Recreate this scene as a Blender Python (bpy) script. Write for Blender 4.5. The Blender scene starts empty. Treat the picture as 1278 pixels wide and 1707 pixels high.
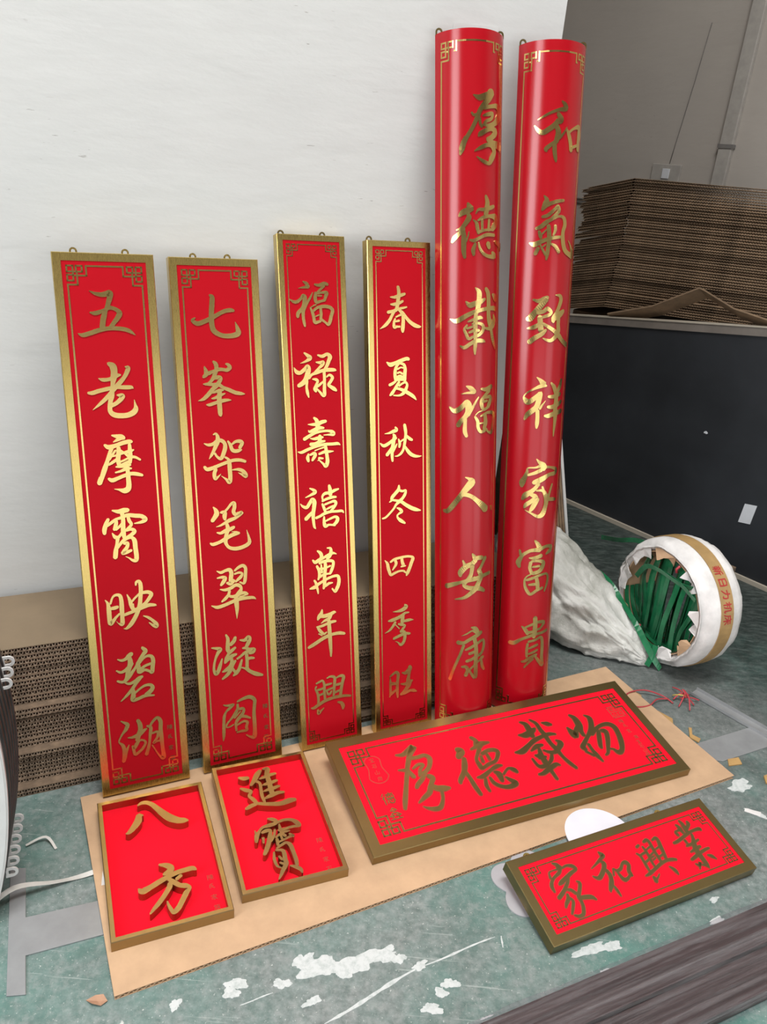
import bpy, bmesh, math, random
from mathutils import Vector, Matrix, noise
random.seed(7)
sc = bpy.context.scene
V = Vector
# ------------------------------------------------------------------ camera
F_PX, PITCH, ROLL, CAM_H = 1304.0777, math.radians(24.01289), math.radians(5.12641), 1.4
cd = bpy.data.cameras.new('camera'); cam = bpy.data.objects.new('camera', cd); sc.collection.objects.link(cam)
cd.sensor_fit = 'VERTICAL'; cd.sensor_height = 36.0; cd.lens = F_PX / 1707.0 * 36.0
cd.clip_start = 0.01; cd.clip_end = 100
_c, _s = math.cos(PITCH), math.sin(PITCH); _cr, _sr = math.cos(ROLL), math.sin(ROLL)
fw = V((0, _c, -_s)); up0 = V((0, _s, _c)); rt0 = V((1, 0, 0))
rt = rt0 * _cr + up0 * _sr; up = -rt0 * _sr + up0 * _cr
M = Matrix.Identity(4)
for i in range(3):
    M[i][0] = rt[i]; M[i][1] = up[i]; M[i][2] = -fw[i]
M[2][3] = CAM_H
cam.matrix_world = M
sc.camera = cam
# ------------------------------------------------------------------ world, exposure
w = bpy.data.worlds.new('world'); sc.world = w; w.use_nodes = True
w.node_tree.nodes['Background'].inputs[0].default_value = (0.80, 0.88, 1.0, 1)
w.node_tree.nodes['Background'].inputs[1].default_value = 0.6
sc.view_settings.view_transform = 'Standard'; sc.view_settings.look = 'None'
sc.view_settings.gamma = 1.0; sc.view_settings.use_curve_mapping = False
sc.view_settings.exposure = -0.2
# ------------------------------------------------------------------ room axes: D along the white wall, N out of it, wall plane at distance DIST behind the camera's foot
YAW = math.radians(25.75643450); DIST = 1.86317016
D = V((math.cos(YAW), math.sin(YAW), 0)); N = V((math.sin(YAW), -math.cos(YAW), 0)); Z = V((0, 0, 1))
def W(s, off, z=0.0): return D * s - N * (DIST - off) + Z * z
PA = V((0.85308161, 3.46121583, 0)); E1 = V((0.66607666, -0.74588329, 0)); E2 = V((0.74588329, 0.66607666, 0))
def PW(a, b, z=0.0): return PA + E1 * a + E2 * b + Z * z      # axes of the dark panel in the recess
def so(P): return (D.dot(P), DIST + N.dot(P))
# daylight through the window band behind the camera and the one on the left
def area(name, loc, target, sx, sy, power, col):
    l = bpy.data.lights.new(name, 'AREA'); l.shape = 'RECTANGLE'; l.size = sx; l.size_y = sy; l.energy = power; l.color = col
    o = bpy.data.objects.new(name, l); sc.collection.objects.link(o)
    o.location = loc; o.rotation_euler = (target - loc).to_track_quat('-Z', 'Y').to_euler()
    return o
area('daylight_low_door', W(-.25, 5.72, 1.04), W(-.25, 0, 1.04), 3.9, 2.0, 42, (1.0, 0.985, 0.96))
area('daylight_tall_door', W(3.45, 5.72, 1.45), W(3.45, 0, 1.45), 2.8, 2.8, 55, (1.0, 0.985, 0.96))
area('daylight_left', W(-3.32, 2.3, 2.7), W(0, 2.3, 2.7), 2.2, 3.4, 235, (0.95, 0.98, 1.0))
area('added_top_fill', W(.4, 1.6, 5.68), W(.4, 1.6, 0), 3.0, 1.8, 385, (1.0, .99, .97))  # added overhead fill lamp, lifts the floor against the wall

# ================================================================== helpers
def link(o): sc.collection.objects.link(o); return o
def tag(o, label=None, cat=None, group=None, kind=None):
    if label: o['label'] = label
    if cat: o['category'] = cat
    if group: o['group'] = group
    if kind: o['kind'] = kind
    return o
class MB:
    def __init__(self): self.v = []; self.f = []
    def add(self, verts, faces):
        b = len(self.v); self.v += [tuple(x) for x in verts]; self.f += [tuple(b + i for i in f) for f in faces]
    def box(self, c, X, Y, Zx, sx, sy, sz):
        c = V(c); p = []
        for k in (-.5, .5):
            for j in (-.5, .5):
                for i in (-.5, .5): p.append(c + X * (i * sx) + Y * (j * sy) + Zx * (k * sz))
        self.add(p, [(0, 2, 3, 1), (4, 5, 7, 6), (0, 1, 5, 4), (2, 6, 7, 3), (0, 4, 6, 2), (1, 3, 7, 5)])
    def lbox(self, x0, x1, y0, y1, z0, z1):
        self.box(((x0+x1)/2, (y0+y1)/2, (z0+z1)/2), V((1,0,0)), V((0,1,0)), V((0,0,1)), x1-x0, y1-y0, z1-z0)
    def prism(self, poly, axis):
        n = len(poly); a = [V(q) for q in poly]; b = [q + axis for q in a]
        self.add(a + b, [tuple(range(n))[::-1], tuple(range(n, 2*n))] + [(i, (i+1) % n, n+(i+1) % n, n+i) for i in range(n)])
    def tube(self, path, r, n=8, closed=False, flat=None):
        path = [V(q) for q in path]; m = len(path); ring = []
        prev = None
        for i, q in enumerate(path):
            if closed: t = path[(i+1) % m] - path[i-1]
            else: t = path[min(i+1, m-1)] - path[max(i-1, 0)]
            t.normalize()
            if prev is None:
                a = t.cross(V((0.13, 0.2, 1)))
                if a.length < .1: a = t.cross(V((1, 0, 0)))
            else: a = prev - t * prev.dot(t)
            a.normalize(); prev = a; b = t.cross(a)
            rr = r[i] if isinstance(r, (list, tuple)) else r
            ring.append([q + a * (math.cos(2*math.pi*k/n) * rr) + b * (math.sin(2*math.pi*k/n) * rr) for k in range(n)])
        vs = [x for g in ring for x in g]; fs = []
        for i in range(m if closed else m-1):
            j = (i+1) % m
            for k in range(n): fs.append((i*n+k, i*n+(k+1) % n, j*n+(k+1) % n, j*n+k))
        if not closed: fs += [tuple(range(n))[::-1], tuple((m-1)*n+k for k in range(n))]
        self.add(vs, fs)
    def strip(self, path, widths, nrm, th):
        # flat band following path; widths = half-width vectors; nrm = thickness direction(s)
        m = len(path); vs = []
        for i in range(m):
            q = V(path[i]); wv = V(widths[i]) if not isinstance(widths, V) else widths
            nn = nrm[i] if isinstance(nrm, list) else nrm
            vs += [q - wv - nn*th/2, q + wv - nn*th/2, q + wv + nn*th/2, q - wv + nn*th/2]
        fs = [(3, 2, 1, 0), (4*(m-1), 4*(m-1)+1, 4*(m-1)+2, 4*(m-1)+3)]
        for i in range(m-1):
            for k in range(4): fs.append((4*i+k, 4*i+(k+1) % 4, 4*i+4+(k+1) % 4, 4*i+4+k))
        self.add(vs, fs)
    def mesh(self, name, mat, smooth=False, fix=True):
        me = bpy.data.meshes.new(name); me.from_pydata(self.v, [], self.f); me.materials.append(mat)
        if fix:
            bm = bmesh.new(); bm.from_mesh(me); bmesh.ops.recalc_face_normals(bm, faces=bm.faces); bm.to_mesh(me); bm.free()
        if smooth:
            for p in me.polygons: p.use_smooth = True
        me.update(); return me
    def build(self, name, mat, parent=None, smooth=False, fix=True, kind=None):
        o = bpy.data.objects.new(name, self.mesh(name, mat, smooth, fix)); link(o)
        if parent is not None: o.parent = parent
        if kind: o['kind'] = kind
        return o
def bevel(o, wd, seg=2, ang=0.6):
    m = o.modifiers.new('bevel', 'BEVEL'); m.width = wd; m.segments = seg; m.limit_method = 'ANGLE'; m.angle_limit = ang
    return o
def autosmooth(o, deg=35):
    bm = bmesh.new(); bm.from_mesh(o.data)
    for e in bm.edges:
        e.smooth = not (len(e.link_faces) == 2 and e.calc_face_angle(0) > math.radians(deg))
    for f in bm.faces: f.smooth = True
    bm.to_mesh(o.data); bm.free(); return o
def frame(B, X, Y, Zx):
    m = Matrix.Identity(4)
    for i in range(3): m[i][0] = X[i]; m[i][1] = Y[i]; m[i][2] = Zx[i]; m[i][3] = B[i]
    return m
def empty(name, mw, label, cat, group=None):
    o = bpy.data.objects.new(name, None); link(o); o.empty_display_size = .05
    o.matrix_world = mw if isinstance(mw, Matrix) else Matrix.Translation(mw)
    return tag(o, label, cat, group)
# ------------------------------------------------------------------ materials
def mat(name, base=(.5,.5,.5), rough=.5, metal=0.0, spec=.5, coat=0.0):
    m = bpy.data.materials.new(name); m.use_nodes = True; nt = m.node_tree; b = nt.nodes['Principled BSDF']
    b.inputs['Base Color'].default_value = (*base, 1); b.inputs['Roughness'].default_value = rough
    b.inputs['Metallic'].default_value = metal; b.inputs['Specular IOR Level'].default_value = spec
    b.inputs['Coat Weight'].default_value = coat
    return m, nt, b
def nd(nt, t, **k):
    n = nt.nodes.new(t)
    for a, v in k.items():
        if a.startswith('i_'): n.inputs[a[2:].replace('_', ' ')].default_value = v
        else: setattr(n, a, v)
    return n
def coords(nt, scale=(1,1,1), obj=True, rot=(0,0,0)):
    tc = nd(nt, 'ShaderNodeTexCoord'); mp = nd(nt, 'ShaderNodeMapping')
    nt.links.new(tc.outputs['Object'], mp.inputs[0]); mp.inputs['Scale'].default_value = scale; mp.inputs['Rotation'].default_value = rot
    return mp.outputs[0]
def noisef(nt, vec, scale, detail=4, rough=.6, dist=0.0):
    n = nd(nt, 'ShaderNodeTexNoise'); nt.links.new(vec, n.inputs['Vector'])
    n.inputs['Scale'].default_value = scale; n.inputs['Detail'].default_value = detail; n.inputs['Roughness'].default_value = rough; n.inputs['Distortion'].default_value = dist
    return n.outputs['Fac']
def ramp(nt, fac, stops):
    r = nd(nt, 'ShaderNodeValToRGB'); nt.links.new(fac, r.inputs[0]); e = r.color_ramp.elements
    while len(e) < len(stops): e.new(.5)
    for k, (p, c) in enumerate(stops):
        e[k].position = p; e[k].color = (*c, 1) if isinstance(c, tuple) else (c, c, c, 1)
    return r.outputs[0]
def mix(nt, fac, a, b, mode='MIX'):
    m = nd(nt, 'ShaderNodeMix', data_type='RGBA', blend_type=mode)
    for sck, val in ((m.inputs[0], fac), (m.inputs[6], a), (m.inputs[7], b)):
        if isinstance(val, (int, float)): sck.default_value = val
        elif isinstance(val, tuple): sck.default_value = (*val, 1)
        else: nt.links.new(val, sck)
    return m.outputs[2]
def bump(nt, b, h, strength=.3, dist=.01):
    n = nd(nt, 'ShaderNodeBump'); n.inputs['Strength'].default_value = strength; n.inputs['Distance'].default_value = dist
    nt.links.new(h, n.inputs['Height']); nt.links.new(n.outputs[0], b.inputs['Normal'])
MT = {}
def simple(name, base, rough=.6, metal=0.0, var=.12, scale=20, bumps=0.0, spec=.5, coat=0.0, stretch=(1,1,1), bd=.002):
    m, nt, b = mat(name, base, rough, metal, spec, coat)
    vec = coords(nt, stretch); f = noisef(nt, vec, scale, 5)
    lo = tuple(max(c*(1-var), 0) for c in base); hi = tuple(min(c*(1+var), 1) for c in base)
    nt.links.new(ramp(nt, f, [(.3, lo), (.7, hi)]), b.inputs['Base Color'])
    if bumps: bump(nt, b, f, bumps, bd)
    MT[name] = m; return m
# brushed gold
def gold(name, base, rough, stretch, bs=.05):
    m, nt, b = mat(name, base, rough, 1.0)
    f = noisef(nt, coords(nt, stretch), 60, 3)
    g = noisef(nt, coords(nt, (1,1,1)), 9, 4)
    nt.links.new(mix(nt, g, tuple(c*.86 for c in base), tuple(min(1, c*1.08) for c in base)), b.inputs['Base Color'])
    nt.links.new(ramp(nt, f, [(.25, rough*.8), (.75, rough*1.25)]), b.inputs['Roughness'])
    bump(nt, b, f, bs, .0006); MT[name] = m; return m
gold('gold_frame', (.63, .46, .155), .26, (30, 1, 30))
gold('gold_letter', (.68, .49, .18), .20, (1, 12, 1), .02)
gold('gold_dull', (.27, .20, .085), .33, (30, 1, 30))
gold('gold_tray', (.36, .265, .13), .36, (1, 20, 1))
simple('gold_outline', (.42, .045, .03), .45, var=.1)
simple('red_gloss', (.43, .003, .010), .5, var=.03, scale=3, spec=.10)
simple('red_satin', (.88, .008, .024), .6, var=.03, scale=3, spec=.05)
simple('red_curved', (.37, .002, .008), .23, var=.03, scale=2, spec=.5)
simple('red_back', (.20, .01, .01), .6)
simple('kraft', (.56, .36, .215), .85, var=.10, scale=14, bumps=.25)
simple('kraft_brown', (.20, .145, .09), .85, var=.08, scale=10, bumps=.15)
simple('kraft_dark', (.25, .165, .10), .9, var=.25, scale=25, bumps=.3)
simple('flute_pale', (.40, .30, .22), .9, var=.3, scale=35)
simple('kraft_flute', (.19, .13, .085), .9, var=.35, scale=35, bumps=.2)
simple('paper_white', (.72, .69, .67), .75, var=.16, scale=16, bumps=.6, bd=.004)
simple('plastic_white', (.72, .72, .71), .4, var=.04)
simple('plastic_grey', (.42, .41, .43), .35, var=.08, scale=12)
simple('black_board', (.022, .024, .028), .55, var=.35, scale=2.5, spec=.35)
simple('black_plastic', (.045, .043, .042), .4, var=.3)
simple('dark_rim', (.10, .095, .09), .5, var=.3)
simple('grey_metal', (.34, .345, .35), .45, metal=.35, var=.15, scale=9)
simple('wood_light', (.42, .37, .30), .7, var=.15, scale=8, stretch=(1, 8, 8))
simple('wood_trim', (.17, .145, .125), .7, var=.2, scale=8)
simple('pink_board', (.42, .30, .29), .5, var=.08)
simple('label_grey', (.62, .63, .66), .6, var=.05)
simple('green_strap', (.014, .15, .06), .25, var=.35, scale=14, spec=.6)
simple('red_wire', (.45, .05, .06), .4, var=.2)
simple('yellow_wire', (.60, .42, .10), .5)
simple('tan_tape', (.40, .25, .10), .4, var=.15)
simple('red_ink', (.42, .03, .03), .5)
simple('orange_card', (.45, .27, .10), .8, var=.15)
simple('white_strap', (.62, .60, .56), .5, var=.1)
simple('leaf', (.42, .24, .15), .8, var=.2)
simple('ceiling_paint', (.42, .41, .39), .9)
simple('dull_wall', (.16, .15, .14), .9)
simple('window_metal', (.25, .26, .27), .5)
simple('dark_void', (.03, .025, .02), .9)
# woven white sack
m, nt, b = mat('woven_sack', (.55, .54, .50), .55)
v = coords(nt); f = noisef(nt, v, 7, 6, .65, .6); g = noisef(nt, v, 90, 2)
nt.links.new(mix(nt, ramp(nt, f, [(.35, (.30, .31, .27)), (.6, (.62, .61, .57))]), (0,0,0), (0,0,0)) if False else ramp(nt, f, [(.3, (.30, .30, .26)), (.55, (.60, .59, .55)), (.8, (.70, .69, .66))]), b.inputs['Base Color'])
ad = nd(nt, 'ShaderNodeMath', operation='ADD'); nt.links.new(f, ad.inputs[0])
ml = nd(nt, 'ShaderNodeMath', operation='MULTIPLY'); nt.links.new(g, ml.inputs[0]); ml.inputs[1].default_value = .25; nt.links.new(ml.outputs[0], ad.inputs[1])
bump(nt, b, ad.outputs[0], .6, .012); MT['sack'] = m
# white plaster wall with scuffs
def plaster(name, hi, lo, scuff, bs=.25):
    m, nt, b = mat(name, hi, .78, spec=.3)
    v = coords(nt); f = noisef(nt, v, 1.3, 5, .6); k = noisef(nt, coords(nt, (1, 1, 5)), 6, 4)
    c = ramp(nt, f, [(.3, lo), (.65, hi)])
    c = mix(nt, ramp(nt, k, [(.5, 0.0), (.85, .35)]), c, tuple(q*.86 for q in hi))
    sc1 = noisef(nt, coords(nt, (26, 26, 210), rot=(0, .25, 0)), 1.0, 3, .55); t = ramp(nt, sc1, [(.70, 0.0), (.74, .8)])
    sc2 = noisef(nt, coords(nt, (1, 1, 1)), 3.1, 1); t2 = ramp(nt, sc2, [(.50, 0.0), (.60, 1.0)])
    c = mix(nt, mix(nt, 1.0, t, t2, 'MULTIPLY'), c, scuff)
    nt.links.new(c, b.inputs['Base Color'])
    h = noisef(nt, coords(nt, (1, 1, 3)), 5, 6, .55); bump(nt, b, h, bs, .01); MT[name] = m
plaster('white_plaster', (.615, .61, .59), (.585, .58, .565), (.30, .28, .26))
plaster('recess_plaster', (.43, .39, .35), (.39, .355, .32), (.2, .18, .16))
# worn green epoxy floor
m, nt, b = mat('floor_paint', (.1, .2, .17), .5)
v = coords(nt)
big = noisef(nt, v, 1.6, 6, .65, .4); mid = noisef(nt, v, 7, 8, .7, .3); fine = noisef(nt, v, 60, 6, .7)
green = ramp(nt, mid, [(.3, (.038, .12, .097)), (.55, (.08, .205, .172)), (.8, (.16, .29, .25))])
grey = ramp(nt, fine, [(.3, (.11, .12, .115)), (.55, (.24, .25, .245)), (.8, (.42, .43, .42))])
c = mix(nt, ramp(nt, big, [(.36, .12), (.60, .92)]), green, grey)
dust = ramp(nt, noisef(nt, v, 34, 9, .8), [(.48, 0.0), (.66, .55)])
c = mix(nt, dust, c, (.34, .35, .34))
spk = ramp(nt, noisef(nt, v, 170, 4, .7), [(.63, 0.0), (.67, .8)])
c = mix(nt, spk, c, (.62, .63, .60))
chip = ramp(nt, noisef(nt, v, 4.2, 9, .62, .2), [(.665, 0.0), (.675, 1.0)])
c = mix(nt, chip, c, ramp(nt, fine, [(.3, (.40, .40, .38)), (.7, (.68, .68, .65))]))
for rz, sx in ((.5, 150), (-.6, 190), (1.25, 170), (.1, 210), (.85, 120)):
    sct = noisef(nt, coords(nt, (5, sx, 1), rot=(0, 0, rz)), 1.0, 3, .5)
    c = mix(nt, ramp(nt, sct, [(.70, 0.0), (.73, .38)]), c, (.5, .54, .51))
# shade of the recess painted into the floor colour, along with black grime
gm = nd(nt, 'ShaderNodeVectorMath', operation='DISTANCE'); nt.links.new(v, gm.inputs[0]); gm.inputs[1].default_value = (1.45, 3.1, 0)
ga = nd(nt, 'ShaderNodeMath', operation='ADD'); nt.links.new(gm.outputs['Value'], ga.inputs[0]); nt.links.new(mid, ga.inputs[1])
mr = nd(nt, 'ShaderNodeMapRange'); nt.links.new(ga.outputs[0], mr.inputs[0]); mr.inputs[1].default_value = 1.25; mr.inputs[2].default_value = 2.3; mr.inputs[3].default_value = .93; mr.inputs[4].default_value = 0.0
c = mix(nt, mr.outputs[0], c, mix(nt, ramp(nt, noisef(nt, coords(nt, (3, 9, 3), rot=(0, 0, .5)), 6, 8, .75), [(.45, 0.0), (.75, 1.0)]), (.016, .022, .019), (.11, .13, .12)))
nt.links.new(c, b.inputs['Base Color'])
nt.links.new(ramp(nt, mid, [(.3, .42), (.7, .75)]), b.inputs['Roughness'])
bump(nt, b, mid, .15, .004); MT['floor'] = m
# bare concrete patch
m, nt, b = mat('bare_concrete', (.55, .55, .52), .9)
nt.links.new(ramp(nt, noisef(nt, coords(nt), 70, 8, .7), [(.25, (.36, .41, .39)), (.55, (.60, .62, .61))]), b.inputs['Base Color']); MT['bare'] = m
# plastic film and planks
m, nt, b = mat('plastic_film', (.8, .78, .8), .12)
tr = nd(nt, 'ShaderNodeBsdfTransparent'); tr.inputs[0].default_value = (.9, .88, .9, 1); ms = nd(nt, 'ShaderNodeMixShader')
fr = noisef(nt, coords(nt, (1.2, 70, 70)), 1.6, 6, .65); nt.links.new(ramp(nt, fr, [(.4, .03), (.75, .24)]), ms.inputs[0])
nt.links.new(tr.outputs[0], ms.inputs[1]); nt.links.new(b.outputs[0], ms.inputs[2]); nt.links.new(ms.outputs[0], nt.nodes['Material Output'].inputs[0])
bump(nt, b, fr, .8, .02); MT['film'] = m
m, nt, b = mat('dark_plank', (.1, .06, .055), .45)
fr = noisef(nt, coords(nt, (2, 60, 60)), 1.5, 6, .65)
nt.links.new(ramp(nt, fr, [(.3, (.022, .013, .012)), (.6, (.06, .038, .036)), (.8, (.12, .088, .085))]), b.inputs['Base Color']); bump(nt, b, fr, .3, .003); MT['plank'] = m

simple('label_white', (.80, .79, .86), .35, var=.03)
simple('recess_pale', (.36, .335, .305), .7)
simple('clear_card', (.60, .595, .58), .35, var=.02)
# ================================================================== room shell
def struct(o): o['kind'] = 'structure'; return o
def plane_poly(name, pts, m, th=None, axis=None):
    mb = MB(); mb.prism(pts, axis); o = mb.build(name, m); return struct(o)
corner = [(-3.2, 5.6), (-3.2, -2.6), (2.95, -2.6), (5.27, 5.6)]       # (s, off) outline of the workshop
def rw(t):  # point on the right wall line
    return PW(t, 1.1)
HR = 5.6
ra = PW(-1.75, 1.1); rb = PW(6.9, 1.1)
sa, oa = so(ra); sb, ob = so(rb)
floor_pts = [W(-3.3, 5.8), W(-3.3, oa - .1), W(sa + .1, oa - .1), W(sb + .2, 5.8)]
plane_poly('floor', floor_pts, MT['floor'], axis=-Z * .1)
mb = MB()
_cs, _co = (-3.3, -.8, 2.2, sb + .2), (oa - .1, .7, 2.5, 5.8)
for i_ in range(3):
    for j_ in range(3):
        if i_ == 1 and j_ == 1: continue
        mb.prism([W(_cs[i_], _co[j_], HR), W(_cs[i_+1], _co[j_], HR), W(_cs[i_+1], _co[j_+1], HR), W(_cs[i_], _co[j_+1], HR)], Z * .1)
struct(mb.build('ceiling', MT['ceiling_paint']))
CORN = 1.2655
mb = MB(); mb.prism([W(-3.2, 0), W(CORN, 0), W(CORN, -.2), W(-3.2, -.2)], Z * HR); struct(mb.build('wall_back', MT['white_plaster']))
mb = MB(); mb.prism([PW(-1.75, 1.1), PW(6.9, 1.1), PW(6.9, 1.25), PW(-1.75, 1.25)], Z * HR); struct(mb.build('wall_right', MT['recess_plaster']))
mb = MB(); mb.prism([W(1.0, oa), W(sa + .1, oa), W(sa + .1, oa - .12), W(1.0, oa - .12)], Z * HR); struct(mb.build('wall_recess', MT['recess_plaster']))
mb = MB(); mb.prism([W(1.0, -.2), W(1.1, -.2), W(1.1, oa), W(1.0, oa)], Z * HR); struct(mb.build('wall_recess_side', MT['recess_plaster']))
def wall_open(name, P, n, length, z0, z1, a0, a1, H=5.6, th=.15, m=None):
    # wall from P along n (unit) of given length with an opening a0..a1 x z0..z1
    out = n.cross(Z); mb = MB()
    def bx(u0, u1, h0, h1): mb.box(P + n*((u0+u1)/2) + Z*((h0+h1)/2) + out*th/2, n, out, Z, u1-u0, th, h1-h0)
    bx(0, length, 0, z0); bx(0, length, z1, H); bx(0, a0, z0, z1); bx(a1, length, z0, z1)
    return struct(mb.build(name, m or MT['dull_wall']))
def window(name, P, n, z0, z1, a0, a1, nx, nz):
    out = n.cross(Z); r = struct(bpy.data.objects.new(name, None)); link(r); r.location = P
    mb = MB(); c = P + out*.07 - P
    for u in (a0, a1): mb.box(c + n*u + Z*((z0+z1)/2), n, out, Z, .06, .06, z1-z0)
    for h in (z0, z1): mb.box(c + n*((a0+a1)/2) + Z*h, n, out, Z, a1-a0, .06, .06)
    mb.build('window_frame', MT['window_metal'], r)
    for k in range(1, nx):
        mb = MB(); mb.box(c + n*(a0+(a1-a0)*k/nx) + Z*((z0+z1)/2), n, out, Z, .04, .04, z1-z0); mb.build('mullion', MT['window_metal'], r)
    return r
PF = W(-3.2, 5.6); LF = sb + 3.2
def openings(name, P, n, length, ops, H=5.6, th=.15, m=None):
    out = n.cross(Z); mb = MB()
    def bx(u0, u1, h0, h1):
        if u1 - u0 > .01 and h1 - h0 > .01: mb.box(P + n*((u0+u1)/2) + Z*((h0+h1)/2) + out*th/2, n, out, Z, u1-u0, th, h1-h0)
    u = 0
    for a0, a1, z0, z1 in ops:
        bx(u, a0, 0, H); bx(a0, a1, 0, z0); bx(a0, a1, z1, H); u = a1
    bx(u, length, 0, H); return struct(mb.build(name, m or MT['dull_wall']))
openings('wall_front', PF, D, LF, [(1.0, 4.9, .0, 2.05), (5.25, 8.05, .0, 2.88)])
window('door_1', PF, D, .03, 2.05, 1.0, 4.9, 3, 1)
window('door_2', PF, D, .03, 2.88, 5.25, 8.05, 2, 1)
PL_ = W(-3.2, oa)
openings('wall_left', PL_, N, 5.6 - oa, [(-oa + 1.2, -oa + 3.4, 1.0, 4.4)])
window('window_1', PL_, N, 1.0, 4.4, -oa + 1.2, -oa + 3.4, 2, 1)


# bare patches where the floor paint has flaked off (a shape of their own)
FLOOR = bpy.data.objects['floor']

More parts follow.
